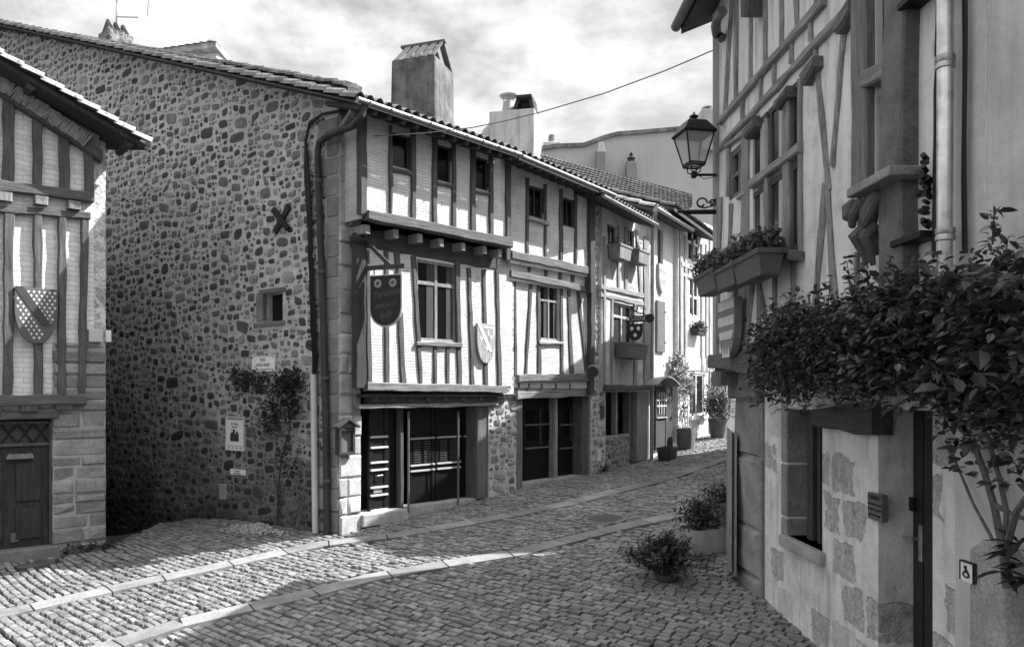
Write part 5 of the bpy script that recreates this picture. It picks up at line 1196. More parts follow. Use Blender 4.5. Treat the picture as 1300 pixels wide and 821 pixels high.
mb.build('verge_tiles', m_tile(.36), HL)
for i in range(4): mb = MB(); p = v0 + up*(.25+i*1.6) - un*.16; mb.tube([p - ln*.05, p - ln*.75], .08, 6); mb.build('purlin', m_wood(.05), HL)
# door
dz0, dz1 = FL.px(30, 694, -.12)[1], FL.px(30, 566, -.12)[1]; da0, da1 = FL.px(-42, 600, -.12)[0], FL.px(62, 600, -.12)[0]
OLD = m_wood(.035)
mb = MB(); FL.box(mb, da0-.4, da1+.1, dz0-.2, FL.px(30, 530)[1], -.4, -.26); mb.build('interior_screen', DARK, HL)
mb = MB(); FL.box(mb, da0, da1, dz0, dz1, -.18, -.12); 
mm = (da0+da1)/2
for x0, x1 in ((da0+.1, mm-.09), (mm+.09, da1-.12)):
    FL.box(mb, x0, x1, dz0+.78, dz1-.28, -.12, -.09); FL.box(mb, x0, x1, dz0+.14, dz0+.66, -.12, -.09)
dr = mb.build('door', OLD, HL, bevel=.012)
r = px_rect(FL, 8, 43, 576, 582, -.05); mb = MB(); FL.poly(mb, [(r[0], r[2]), (r[1], r[2]), (r[1]-.02, r[3]), (r[0]+.02, r[3])], -.12, -.03); mb.build('moulding', m_plain(.2, .4), dr)
r = px_rect(FL, 13, 25, 676, 688, -.1); mb = MB(); FL.box(mb, r[0], r[1], r[2], r[3], -.12, -.095); mb.build('cat_flap', m_wood(.1), dr, bevel=.01)
mb = MB(); 
for z in (dz1, FL.px(30, 538, -.12)[1]): FL.box(mb, da0, da1, z, z+.05, -.2, -.08)
FL.box(mb, da1, da1+.06, dz0, FL.px(30, 536, -.1)[1], -.25, -.06); mb.build('door_frame', m_wood(.09), HL, bevel=.008)
tz0, tz1 = dz1+.05, FL.px(30, 538, -.12)[1]
mb = MB(); FL.box(mb, da0, da1, tz0, tz1, -.2, -.17); tw = mb.build('transom_window', m_gloss(.08, .3), HL)
mb = MB(); k = 5
for i in range(-1, k+1):
    x = da0+(da1-da0)*i/k; dx = (da1-da0)/k
    for s0, s1 in ((x, x+dx), (x+dx, x)):
        if min(s0, s1) < da0-.01 or max(s0, s1) > da1+.01: continue
        mb.tube([FL.P(s0, -.15, tz0), FL.P(s1, -.15, tz1)], .018, 4)
mb.build('lattice', OLD, tw)
mb = MB(); z0 = gz(*FL.P(mm, .2, 0).to_2d()); FL.box(mb, da0-.3, da1+.12, z0-.3, dz0-.0, -.3, .16); mb.build('doorstep', m_granite(.2), HL, bevel=.02)
mb = MB(); FL.box(mb, aLmin, da0-.04, -1.4, FL.px(0, 520)[1], -.4, -.02); mb.build('stone_wall', m_rubble(4, .4, .1, .3, .1), HL)
mb = MB(); FL.box(mb, da0-.06, FL.px(70, 600)[0]+.05, FL.px(30, 531, 0)[1], FL.px(30, 515, 0)[1], -.3, -.03); mb.build('over_door_panel', m_plaster(.3), HL)
# shield with lilies
r = px_rect(FL, 18, 73, 366, 436, .1); w, h = r[1]-r[0], r[3]-r[2]; cx = (r[0]+r[1])/2
sh = thing('armorial_shield', 'large grey shield strewn with white lilies and a dark diagonal band on the gable house', 'shield', tuple(FL.P(cx, .1, r[2])))
board(FL, cx, r[3], shield_poly(w, h), .08, .14, 'body', m_plain(.11, .7, .15), sh, .006)
mb = MB(); M = FL.M(cx, .141, r[3]); dx = w/8.2
for i in range(-5, 6):
    for j in range(1, 16):
        x = (i + (.5 if j % 2 else 0))*dx*1.0; y = -j*h/14.5
        if in_shield(x, y, w*.88, h*.95) and abs((x+.44*w) + (y+.03*h)*.80*w/h*1.22) > w*.13: fleur(mb, M, x, y, dx*.72, 0, .004)
mb.build('lily_pattern', m_plain(.8, .6), sh)
clipped_bend(FL, cx, r[3], w, h, -.42, .36, .15, .141, 'bend', m_plain(.06, .6), sh, -.02)
# junction boxes
c = FL.W(121, 425, .05); jb = thing('junction_box', 'pale electric junction box with a white side box on the stone corner', 'junction box', tuple(c))
r = px_rect(FL, 113, 131, 418, 434, .12); mb = MB(); FL.box(mb, r[0], r[1], r[2], r[3], -.03, .13); mb.build('box', m_plain(.5, .4, .08), jb, bevel=.012)
r = px_rect(FL, 134, 139, 419, 434, .02); mb = MB(); FL.box(mb, r[0], r[1]+.03, r[2], r[3], -.12, .03); mb.build('side_box', m_plain(.75, .4, .05), jb, bevel=.01)
# weeds at the foot of the corner
cl = thing('weed_tuft', 'low weeds sprouting at the foot of the stone corner by the alley', 'weeds', tuple(FL.P(-.2, .15, -.25)))
mb = MB(); pts = [FL.P(random.uniform(-.75, .1), random.uniform(.02, .16), -.3+random.uniform(.02, .18)) for _ in range(40)]; foliage(mb, [Vector((p.x, p.y, gz(p.x, p.y)+random.uniform(.0, .1))) for p in pts], 200, .07, .03, .8); mb.build('leaves', m_leaf(.05, .6), cl)
# ================================================================== jettied house on the right
F = FR_
HJ = thing('jettied_house', 'tall plastered timber house jettied over a limewashed stone ground floor on the right', 'house', (F.x, F.y, .1))
WRV, WRH = m_wood(.22, None, .65), m_wood(.24, F.d, .65); PLR = m_plaster(.70, .14, .45, .5, 1.1); oG = -.32
A = House(HJ, F, WRV, WRH, 0)
aE = F.px(1216, 300, 0)[0]
zF = F.px(905, 455, 0)[1]; zTop = 8.6
W3 = (1114, 1136, -30, 232); win = [(926, 947, 186, 250), (956, 1018, 140, 320)]
def rect2(u0, u1, vt0, vb0, o=0):
    a0, z1 = F.px(u0, vt0, o); a1, z0 = F.px(u1, vb0, o); return a0, a1, z0, z1
wz = F.px(1010, 321, 0)[1]; zt_w = F.px(1016, 108, 0)[1]
hW2 = (F.px(956, 200)[0], F.px(1017, 200)[0], wz, F.px(957, 172)[1]+.12); hW1 = (F.px(926, 200)[0], F.px(946, 200)[0], F.px(936, 248)[1], F.px(936, 186)[1])
hW3 = (F.px(1112, 200)[0], F.px(1138, 200)[0], F.px(1125, 228)[1], F.px(1125, -40)[1])
mb = MB(); F.wall(mb, 0, aE, zF-.1, zTop, [hW1, hW2, hW3], 0, .35); mb.build('infill_wall', PLR, HJ)
mb = MB(); mb.prism([F.P(0, -.0, zF-.1), F.P(0, -6, zF-.1), F.P(0, -6, 8.0), F.P(0, -3, 9.4), F.P(0, 0, 8.0)], F.P(.3, 0, 0)-F.P(0, 0, 0)); mb.build('end_wall', m_plaster(.5), HJ)
# horizontal timbers
A.beam(916, 150, 160, 1050, -8, 7, .06); A.beam(914, 187, 194, 1078, 6, 20, .05)
for u, v, s_ in ((949, 162, 1), (989, 124, 1), (1024, 88, 1), (1068, 20, 1)):
    a, z = F.px(u, v, .1); mb = MB(); F.hewn(mb, [(a-.17, z+.03), (a+.12, z+.09), (a+.13, z-.03), (a-.12, z-.09)], -.05, .10, False, .02, .03); mb.build('joist', m_wood(.13, F.d), HJ)
for u, v0, v1 in ((944, 122, 152), (967, 98, 128), (984, 78, 108), (1006, 52, 82), (1031, 20, 54)): A.post(u-2, u+2, v0, v1, th=.03)
for l, rr, t, b, l2, r2 in ((934, 937.5, -60, 130, 934, 937.5), (953, 956, 0, 108, 953, 956), (971.5, 975, -60, 90, 971.5, 975), (992, 995.5, -60, 64, 992, 995.5), (1011, 1015, -80, 40, 1011, 1015), (929, 931.5, 0, 150, 920, 923), (1036, 1040, -100, 6, 1036, 1040)): A.post(l, rr, t, b, l2, r2, .03)
mb = MB(); a, z = F.px(956, 4, .1); F.hewn(mb, [(a-.14, z+.18), (a+.14, z+.2), (a+.02, z-.16), (a-.12, z-.1)], -.05, .2, True, .01, .03); mb.build('bracket', m_wood(.1), HJ)
# windows
GR = GLASS_R; CURT = m_plain(.42, .9, .1)
w = window(HJ, F, hW1[0], hW1[1], hW1[2], hW1[3], -.02, m_wood(.16), GR, 2, (.5,), .06, .05, .1)
A.beam(924, 183, 190, 948, 165, 173, .05); A.post(925, 928, 186, 250, th=.04)
A.beam(938, 247, 254, 950, 240, 247, .04, name='window_sill')
zB = lambda u: F.px(u, 185-(u-919)*1.03, 0)[1]
for l, rr, t, b in ((943, 952, 166, 322), (972.5, 976, 150, 320), (996, 1003.5, 118, 322), (1016, 1019.5, 100, 320)):
    A.post(l, rr, t, b, th=.03, name='mullion' if 960 < l < 1000 else 'post', mat=m_wood(.24), back=.2)
A.beam(955, 230, 240, 1020, 180, 193, .06, name='transom', mat=m_wood(.26, F.d), back=.2)
A.beam(950, 318, 326, 1022, 318, 330, .14, name='window_sill', mat=m_wood(.12, F.d))
PF = m_wood(.07)
for u0, u1 in ((952.5, 972.5), (976, 996), (1003.5, 1016.5)):
    for vt0, vb0 in ((0, 1), (1, 0)):
        a0, a1 = F.px(u0, 200)[0], F.px(u1, 200)[0]; zm = F.px((u0+u1)/2, 240-((u0+u1)/2-955)*.74, 0)[1]
        lo, hi = (wz+.02, zm-.05) if vb0 == 0 else (zm+.06, hW2[3])
        window(HJ, F, a0, a1, lo, hi, -.005, PF, GR, 1, (), .06, .04, .03, curtain=CURT)
window(HJ, F, hW3[0], hW3[1], hW3[2], F.px(1125, 108)[1], -.05, PF, GR, 1, (), .06, .04, .1, curtain=CURT); window(HJ, F, hW3[0], hW3[1], F.px(1125, 80)[1], hW3[3], -.05, PF, GR, 1, (), .06, .04, .1, curtain=CURT)
A.beam(1108, 92, 112, 1138, 74, 100, .1, name='transom', mat=m_wood(.2, F.d))
A.post(1092, 1111, -60, 250, th=.08, mat=m_wood(.17)); A.post(1136, 1142, -60, 240, th=.06)
# braces and studs
A.post(1035, 1039, 62, 240, 1050, 1056, .03, name='brace'); A.post(1072, 1077, 25, 212, 1056, 1060, .03, name='brace')
A.post(1047, 1053, 232, 400, 1032, 1038, .03, name='brace'); A.post(1050, 1055, 240, 460, 1062, 1070, .03, name='brace')
for l, rr, t, b, l2, r2 in ((915, 918, 250, 456, 909, 912), (928, 931, 258, 330, 925, 928), (934, 937, 360, 455, 934, 937), (955, 959, 360, 452, 946, 950), (963, 967, 352, 440, 963, 967), (966, 969, 366, 440, 976, 980), (983, 987, 330, 450, 983, 987), (1006, 1011, 328, 470, 1006, 1011), (1088, 1092, 320, 480, 1088, 1092)): A.post(l, rr, t, b, l2, r2, .03)
A.post(1142, 1169, -80, 372, 1134, 1165, .12, o=.0, name='corner_post', mat=m_plain(.13, .6, .55, 4))
for v in (12, 312):
    mb = MB(); a0, z0 = F.px(1140 if v < 100 else 1131, v, .14); a1, _ = F.px(1188 if v < 100 else 1170, v, .14); F.box(mb, a0, a1, z0-.015, z0+.03, -.02, .15); mb.build('iron_strap', IRON, HJ, bevel=.004)
# floor beam, corbels
A.beam(902, 449, 468, 956, 447, 474, .05, back=.3, jit=.02, mat=m_wood(.12, F.d))
a0 = F.px(950, 460)[0]; mb = MB(); F.hewn(mb, [(a0, zF+.1), (aE, zF+.12), (aE, zF-.14), (a0, zF-.16)], -.36, .03, False, .015); mb.build('beam', m_wood(.1, F.d), HJ)
for q0, q1, z0, z1, oo in ((.1, .42, -.36, -.18, .06), (.02, .3, -.35, -.18, -.16)):
    mb = MB(); F.hewn(mb, [(q0, zF+z1), (q1, zF+z1), (q1-.03, zF+z0), (q0+.03, zF+z0)], -.6, oo, True, .02, .05); mb.build('corbel', m_wood(.14), HJ)
mb = MB(); F.box(mb, .02, aE, zF-.2, zF-.12, -.5, -.02); mb.build('jetty_floor', m_wood(.08), HJ)
# carved sill corbel
mb = MB(); a, z = F.px(1103, 250, .1); r0 = F.px(1079, 253, .25); r1 = F.px(1131, 240, .25)
F.box(mb, F.px(1092, 250, .2)[0]-.1, F.px(1140, 250, .2)[0], hW3[2]-.12, hW3[2]-.05, -.1, .26); mb.build('window_sill', m_granite(.3), HJ, bevel=.012)
ca = F.px(1101, 280, .1)[0]; zt_ = hW3[2]-.13
cg = m_granite(.12)
def cfig(name, pts, rs, n=10):
    cb = MB(); cb.tube([F.P(ca+x, o, zt_+z) for x, o, z in pts], rs, n); return cb.build(name, cg, HJ, smooth=True)
cfig('carved_corbel', [(.24, .0, .0), (.18, .10, -.02), (.10, .14, -.10), (.04, .12, -.20), (.02, .07, -.31), (.0, .04, -.42)], [.06, .085, .08, .07, .055, .03])
cfig('carved_head', [(-.06, .16, .0), (-.065, .2, -.05), (-.06, .2, -.11), (-.04, .17, -.155)], [.04, .065, .062, .03])
cfig('carved_arm', [(.12, .2, -.03), (.06, .24, -.12), (-.01, .21, -.19), (-.05, .2, -.14)], [.04, .036, .03, .026], 8)
cfig('carved_arm', [(.2, .14, -.06), (.17, .17, -.15), (.1, .17, -.21), (.06, .15, -.17)], [.04, .034, .03, .024], 8)
cfig('carved_leg', [(.06, .12, -.2), (-.02, .19, -.28), (-.02, .14, -.36), (.0, .1, -.46), (-.03, .13, -.49)], [.05, .05, .038, .03, .028], 8)
cfig('carved_leg', [(.1, .1, -.2), (.07, .16, -.3), (.05, .1, -.4), (.03, .07, -.5)], [.05, .045, .034, .022], 8)
# eave and roof
ez = ZC+(HV-33)/FPX*10.45; e0 = F.P(-.25, .36, ez); e1 = F.P(aE+.5, .36, ez+.05); rr = Vector((-F.n[0]*5.5, -F.n[1]*5.5, 2.3))
mb = MB(); canal_roof(mb, e0, e1, e1+rr, e0+rr, .21, 18, .05, 6); mb.build('roof', TILE, HJ)
mb = MB(); slab(mb, e0-d3, e1-d3, e1+rr-d3, e0+rr-d3, .09); mb.build('eave_boards', m_wood(.07), HJ)
mb = MB(); k_ = Vector((F.n[0]*.07, 0, -.02)); mb.tube([e0+k_, e1+k_], .07, 12); mb.build('gutter', m_metal(.16, .5, .4), HJ, smooth=True)
for i in range(12): mb = MB(); q = F.P(-.1+i*.55, .28, ez+.02); mb.tube([q, q + Vector((-F.n[0]*.6, 0, .22))], .06, 4); mb.build('rafter', m_wood(.06), HJ)
mb = MB(); mb.tube([F.W(918, 14, .18), F.W(911, 22, .2), F.W(908.5, 33, .18), F.W(910, 44, .1), F.W(917, 49, .05)], .06, 8); mb.build('pipe_elbow', m_metal(.2, .5), HJ, smooth=True)
# ---- ground floor
dA0, dA1 = F.px(1115, 600, oG)[0], F.px(1184, 600, oG)[0]
wA0, wA1 = F.px(1000, 600, oG)[0], F.px(1044, 600, oG)[0]
wz0, wz1 = F.px(1024, 690, oG)[1], F.px(1024, 520, oG)[1]
dz1 = F.px(1150, 520, oG)[1]
LW = m_limewash(F.d)
aP = F.px(971, 600, oG)[0]
mb = MB(); F.wall(mb, aP, aE+.02, -.6, zF-.1, [(wA0, wA1, wz0, wz1), (dA0, dA1, -.6, dz1)], oG, .34); mb.build('stone_wall', LW, HJ)
quoin_pier(F, HJ, .0, aP-.05, -.3, F.px(950, 506, oG)[1], oG-.5, oG+.05, .5, .9, m_granite(.26, .4), 'quoin_pier', 0)
mb = MB(); F.box(mb, -.04, aP, F.px(950, 506, oG)[1], zF-.14, oG-.5, oG+.12); mb.build('pier_cap', m_granite(.22), HJ, bevel=.04)
for v0_, v1_ in ((508, 590), (590, 660), (660, 694)):
    a1 = wA0+.03; mb = MB(); zz0, zz1 = F.px(1008, v1_, oG)[1], F.px(1008, v0_, oG)[1]; F.box(mb, wA0-.16, wA0+.012, zz0+.01, zz1-.01, oG-.26, oG+.02); mb.build('window_jamb', m_granite(.3, .4), HJ, bevel=.02)
mb = MB(); F.box(mb, wA0-.1, wA1+.08, wz0-.13, wz0-.0, oG-.3, oG+.07); mb.build('window_sill', m_granite(.42), HJ, bevel=.02)
mb = MB(); F.box(mb, wA0-.02, wA1+.02, wz0, wz1, oG-.36, oG-.22); w = mb.build('window', m_gloss(.012, .2), HJ)
mb = MB()
for x0, x1 in ((wA0+.22, wA0+.36), (wA0+.48, wA0+.54)): F.box(mb, x0, x1, wz0, wz1, oG-.22, oG-.12)
F.box(mb, wA0, wA1, wz1-.06, wz1, oG-.22, oG-.13); mb.build('frame', m_wood(.05), w, bevel=.01)
bA0 = F.px(1040, 540, oG)[0]
mb = MB(); F.hewn(mb, [(bA0, F.px(1040, 519, oG)[1]), (F.px(1119, 519, oG)[0], F.px(1119, 506, oG)[1]), (F.px(1119, 519, oG)[0], F.px(1119, 553, oG)[1]), (bA0, F.px(1040, 541, oG)[1])], oG-.1, oG+.09, False, .012); mb.build('lintel', m_wood(.075, F.d), HJ)
# door, deep in its reveal
oDr = oG-.3
mb = MB(); F.box(mb, dA0-.02, dA1+.02, -.6, dz1, oDr-.06, oDr); dr = mb.build('door', m_wood(.03), HJ)
mb = MB()
for i in range(5): x = dA0 + .04 + (dA1-dA0-.1)*i/5; F.box(mb, x, x+.12, -.6, dz1-.02, oDr, oDr+.012)
mb.build('door_boards', m_plain(.03, .4, .2), dr, bevel=.004)
hx = F.px(1168, 690, oDr+.03)[0]; hz0, hz1 = F.px(1168, 712, oDr+.03)[1], F.px(1168, 666, oDr+.03)[1]
mb = MB(); F.box(mb, hx-.025, hx+.025, hz0, hz1, oDr+.012, oDr+.03); zz = hz0+(hz1-hz0)*.62; mb.tube([F.P(hx, oDr+.02, zz), F.P(hx, oDr+.09, zz), F.P(hx-.14, oDr+.09, zz-.01)], .014, 8); mb.build('handle', m_metal(.6, .3, .9), dr, bevel=.004)
r = px_rect(F, 1158, 1163, 631, 648, oDr+.02); mb = MB(); F.box(mb, r[0], r[1], r[2], r[3], oDr+.01, oDr+.05); mb.build('lock', IRON, dr, bevel=.004)
# side strip of the house: cables, downpipe
mb = MB(); zs = F.px(1199, 340, .12)[1]
mb.tube([F.W(1199.5, -60, .13), F.W(1200, 100, .13), F.W(1199, 345, .13), F.W(1232, 560, -.2), F.W(1235, 690, -.22)], .048, 14); dp = mb.build('downpipe', m_metal(.8, .3, .75), HJ, smooth=True)
for v in (78, 296):
    m2 = MB(); c = F.W(1200, v, .13); m2.lathe(c-Vector((0, 0, .05)), [(.05, 0), (.058, .005), (.058, .03), (.052, .04), (.058, .05), (.058, .08), (.05, .085)], 16); m2.tube([c+Vector((0, 0, 0)), F.W(1204, v, -.02)], .012, 5); m2.build('pipe_collar', m_metal(.5, .35, .8), dp, smooth=True)
for k, (u0, u1) in enumerate(((1241, 1242), (1248, 1247))):
    mb = MB(); mb.tube([F.W(u0, 540, oG+.06), F.W(u0, 620, oG+.06), F.W(u1, 700, oG+.06)], .035, 10); mb.build('service_pipe', m_plain(.36, .5, .1), HJ, smooth=True)
cb_ = thing('wall_cables', 'bundle of black cables with round connectors hanging beside the bright zinc downpipe', 'cables', tuple(F.W(1186, 340, .05)))
mb = MB()
for k in range(6):
    mb.tube([F.W(1190+k*.6-v*.018+random.uniform(-.6, .6), v, .05+.012*(k % 3)) for v in range(-40, 350, 26)], .011, 6)
mb.build('strands', m_plain(.012, .4), cb_)
mb = MB()
for _ in range(26):
    u, v = 1176+random.gauss(0, 4), random.uniform(196, 292); c = F.W(u, v, random.uniform(.04, .12)); ax = Vector((-.75, -.55, random.gauss(0, .25))).normalized(); mb.tube([c-ax*.03, c+ax*.03], random.uniform(.014, .022), 10)
mb.build('connectors', m_plain(.02, .35), cb_)
mb = MB()
for k in range(2): mb.tube([F.W(1223+k*3+(.8*math.sin(v*.02+k)), v, .06) for v in range(-40, 350, 30)], .009, 6)
tag(mb.build('thin_cable', m_plain(.02, .5), loc=tuple(F.W(1224, 330, 0))), 'pair of thin dark cables running down the rough rendered wall right of the downpipe', 'cables')
# plaque by the door
r = px_rect(F, 1102, 1120, 626, 660, oG+.03); c = F.P((r[0]+r[1])/2, oG, r[2]); pq = thing('wall_plaque', 'small grey plaque with four lines of text on the limewashed wall beside the door', 'plaque', tuple(c))
mb = MB(); F.box(mb, r[0], r[1], r[2], r[3], oG-.02, oG+.035); mb.build('plate', m_plain(.13, .4, .1), pq, bevel=.004)
for tx, y, s in (('CABINET', .84, .055), ('sur rendez-vous', .6, .034), ('du lundi au jeudi', .4, .034), ('premier étage', .2, .034)): lettering(tx, s, m_plain(.03), pq, F.M((r[0]+r[1])/2, oG+.0365, r[2]+(r[3]-r[2])*y))
# striped shield on the first floor
r = px_rect(F, 918, 938, 372, 456, .1); w, h = r[1]-r[0], r[3]-r[2]
sh, r = striped_shield(F, 917, 938, 380, 453, .1, 'long grey shield with three white bars and a small white crown under the window boxes', [(.02, .18), (.3, .46), (.56, .7)], (m_plain(.22), m_plain(.6)))
mb = MB(); M = F.M((r[0]+r[1])/2, .152, r[3]-h*.8); 
for x in (-.1, 0, .1): mb.prism([M @ Vector((x-.05, -.06, 0)), M @ Vector((x+.05, -.06, 0)), M @ Vector((x, .07, 0))], F.P(0, .004, 0)-F.P(0, 0, 0))
mb.build('crown', m_plain(.6), sh)
# window boxes with flowers: one built, two copied
RB = rz_of(F)
fb = make_box('dark window box with pale flowers, the nearest of three under the big window', m_plain(.10, .55, .15), .78, .26, .25, m_leaf(.09, .5), 900)
fb.location = F.W(978, 356, .16); fb.rotation_euler = (0, 0, RB); fb['group'] = 'window boxes under the big window'
dup(fb, F.W(944, 366, .16), RB, 'window box with pale flowers, the middle one of three under the big window', scale=.92)
dup(fb, F.W(921, 372.5, .16), RB, 'window box with trailing flowers at the far corner of the jettied house')
# street lantern on its arm
ly = F.P(.12, 0, 0).y; L0 = F.W(912, 222, .0); FL2 = Fr(L0.x, L0.y, 1, 0); lc = FL2.W(881, 222, 0)
ln_ = thing('street_lantern', 'old four-sided street lantern on a black arm at the corner of the jettied house', 'street lantern', tuple(FL2.W(913, 222, 0)))
pxm = lc.y/FPX; zL = lambda v: ZC+(HV-v)*pxm
def sq(mb, prof, rot=R(12)):
    o = len(mb.v)
    for hw, v in prof:
        for k in range(4): a = rot+R(45)+k*R(90); mb.v.append((lc.x+hw*1.414*math.cos(a)*pxm, lc.y+hw*1.414*math.sin(a)*pxm, zL(v)))
    for i in range(len(prof)-1):
        for k in range(4): mb.f.append((o+i*4+k, o+i*4+(k+1) % 4, o+(i+1)*4+(k+1) % 4, o+(i+1)*4+k))
    mb.f.append((o+3, o+2, o+1, o)); e = o+(len(prof)-1)*4; mb.f.append((e, e+1, e+2, e+3))
BL = m_plain(.014, .4, .2)
mb = MB(); sq(mb, [(21, 172), (21.5, 170), (13, 157), (11.5, 155), (7, 153)]); mb.lathe((lc.x, lc.y, zL(154)), [(6*pxm, 0), (3*pxm, 2*pxm), (6*pxm, 6*pxm), (2*pxm, 9*pxm), (.5*pxm, 12*pxm)], 12); mb.build('roof', BL, ln_)
mb = MB(); sq(mb, [(9.5, 211), (18.5, 171)]); mb.build('glass', m_frost(.55), ln_)
mb = MB()
for k in range(4):
    a = R(12)+R(45)+k*R(90); c, s = math.cos(a)*1.414*pxm, math.sin(a)*1.414*pxm
    mb.tube([(lc.x+9.8*c, lc.y+9.8*s, zL(211)), (lc.x+19*c, lc.y+19*s, zL(171))], .011, 5)
    a2 = a+R(90); c2, s2 = math.cos(a2)*1.414*pxm, math.sin(a2)*1.414*pxm
    for hw, v in ((10, 211), (19.3, 171.5), (9.5, 208)): mb.tube([(lc.x+hw*c, lc.y+hw*s, zL(v)), (lc.x+hw*c2, lc.y+hw*s2, zL(v))], .013, 5)
    mb.tube([(lc.x+8*c*.8, lc.y+8*s*.8, zL(211)), (lc.x+7*c*.8, lc.y+7*s*.8, zL(219)), (lc.x+1*c, lc.y+1*s, zL(221))], .008, 5)
mb.build('frame', BL, ln_)
mb = MB(); mb.tube([(lc.x-.03, lc.y, zL(222)), F.W(913, 222, -.05)], .018, 8); mb.lathe((lc.x, lc.y, zL(226)), [(.03, 0), (.04, .02), (.04, .06), (.02, .09)], 10); mb.tube([FL2.W(886, 222, 0), FL2.W(893, 227, 0), FL2.W(902, 226, 0), FL2.W(912, 222, 0)], .006, 5); mb.build('arm', BL, ln_)
# scrolled iron bracket
bk_ = thing('scroll_bracket', 'scrolled black iron sign bracket reaching into the street below the lantern', 'bracket', tuple(F.W(909, 268, 0)))
FS2 = Fr(F.W(909, 268, 0).x, F.W(909, 268, 0).y, .98, -.15)
mb = MB(); mb.tube([FS2.W(860, 268.5, 0), FS2.W(912, 268, 0)], .022, 6); mb.tube([FS2.W(866, 271, 0), FS2.W(912, 271, 0)], .012, 5); mb.build('bar', IRON, bk_)
mb = MB(); curl(mb, FS2, 890.5, 258, .075, .95, .012); curl(mb, FS2, 905, 258, .05, 1.2, .011, -1); mb.tube([FS2.W(886, 262, 0), FS2.W(894, 264, 0), FS2.W(903, 262, 0), FS2.W(909, 252, 0)], .011, 5); mb.build('scrolls', IRON, bk_)
# ================================================================== rough rendered neighbour at the right edge
HN = thing('rendered_house', 'rough grey rendered house wall at the right edge behind the vine', 'house', tuple(F.P(aE+1, 0, 0)))
mb = MB(); F.wall(mb, aE+.004, aE+5, -1, 8.6, [], .02, .3); mb.build('wall', m_plaster(.52, .16, .2, .6, 2.0), HN)
mb = MB(); pc = [(1252.5+random.uniform(-.8, .8), v) for v in range(-20, 345, 12)]; mb.tube([F.W(u, v, .022) for u, v in pc], .005, 4); mb.build('crack_line', m_plain(.6), HN)
mb = MB(); fa = lambda u: F.px(u, 700, .14)[0]; F.poly(mb, [(fa(1229), -.8), (fa(1276), -.8), (fa(1275), F.px(1275, 712, .14)[1]), (fa(1262), F.px(1262, 690, .14)[1]), (fa(1248), F.px(1248, 684, .14)[1]), (fa(1230), F.px(1230, 696, .14)[1])], -.1, .14); mb.build('foot_stone', m_granite(.36), HN, bevel=.015)
e0_ = F.P(aE+.5, .36, ez+.05); mb = MB(); slab(mb, e0_, F.P(aE+5, .36, ez+.2), F.P(aE+5, -5, ez+2.4), F.P(aE+.5, -5, ez+2.3), .12); mb.build('roof', TILE, HN)
# small sign leaning low at the wall
c = F.W(1227, 735, .16); ps = thing('access_sign', 'small white sign with a black wheelchair symbol low beside the door', 'sign', tuple(c))
r = px_rect(F, 1219.5, 1235, 714, 738, .16)
mb = MB(); F.box(mb, r[0], r[1], r[2], r[3], .14, .16); mb.build('panel', m_plain(.75, .4, .04), ps)
mb = MB(); w = r[1]-r[0]; h = r[3]-r[2]; cx, cz = (r[0]+r[1])/2, (r[2]+r[3])/2
for x0, x1, y0, y1 in ((r[0]-.008, r[1]+.008, r[3], r[3]+.008), (r[1], r[1]+.008, r[2], r[3]), (r[0]-.008, r[0], r[2], r[3])): F.box(mb, x0, x1, y0, y1, .14, .164)
def sgm(p, q, th=.006): mb.tube([F.P(cx+p[0]*w, .163, cz+p[1]*h), F.P(cx+q[0]*w, .163, cz+q[1]*h)], th, 5)
sgm((-.05, .2), (-.05, .0)); sgm((-.05, 0), (.16, 0)); sgm((.16, 0), (.24, -.22)); sgm((-.05, .1), (.1, .1), .005)
mb.tube([F.P(cx+(-.04+.22*math.cos(t))*w, .163, cz+(-.12+.15*math.sin(t))*h) for t in [R(100+i*25) for i in range(11)]], .005, 5)
mb.lathe(F.P(cx-.06*w, .163, cz+.27*h), [(.007, -.01), (.011, .0), (.007, .008)], 8); mb.build('symbol', INK, ps)
# ================================================================== vine over the right-hand door
vn = thing('climbing_vine', 'dense dark leafy vine hanging in a band across the jettied house above its door', 'vine', tuple(F.W(1272, 735, .1)))
mb = MB()
def st(pts, r0, r1): stem(pts, F, r0, r1, 7)
st([(1278, 745, .12), (1274, 700, .14), (1262, 640, .14), (1250, 600, .12), (1236, 560, .12), (1200, 525, .1), (1172, 505, .1), (1150, 508, .1), (1120, 524, .12)], .024, .01)
st([(1280, 745, .14), (1276, 690, .18), (1278, 650, .2), (1270, 610, .2), (1255, 560, .2), (1240, 520, .15)], .019, .01)
st([(1272, 720, .1), (1258, 680, .1), (1236, 640, .08), (1215, 590, .06), (1205, 560, .06)], .011, .007)
st([(1276, 700, .2), (1290, 650, .3), (1310, 620, .35)], .02, .014)
st([(1262, 640, .14), (1290, 655, .2), (1310, 660, .2)], .016, .01)
st([(1160, 505, .1), (1142, 492, .12), (1110, 500, .12), (1098, 510, .14)], .016, .008)
mb.build('stems', m_wood(.12), vn)
mb = MB(); pts = []; out = Vector((F.n[0], F.n[1], 0))
def blob(u, v, ru, rv, o0, o1, n):
    for _ in range(n):
        a = random.uniform(0, 6.283); q = math.sqrt(random.random()); pts.append(F.W(u+ru*q*math.cos(a), v+rv*q*math.sin(a), random.uniform(o0, o1)))
for b in ((968, 450, 16, 42, .02, .35, 60), (990, 450, 22, 58, .02, .4, 130), (1015, 445, 26, 62, .02, .34, 150), (1045, 448, 28, 58, .02, .34, 150), (1080, 440, 30, 62, .02, .34, 150), (1110, 430, 28, 58, .02, .42, 140)): blob(*b)
small = list(pts); pts = []
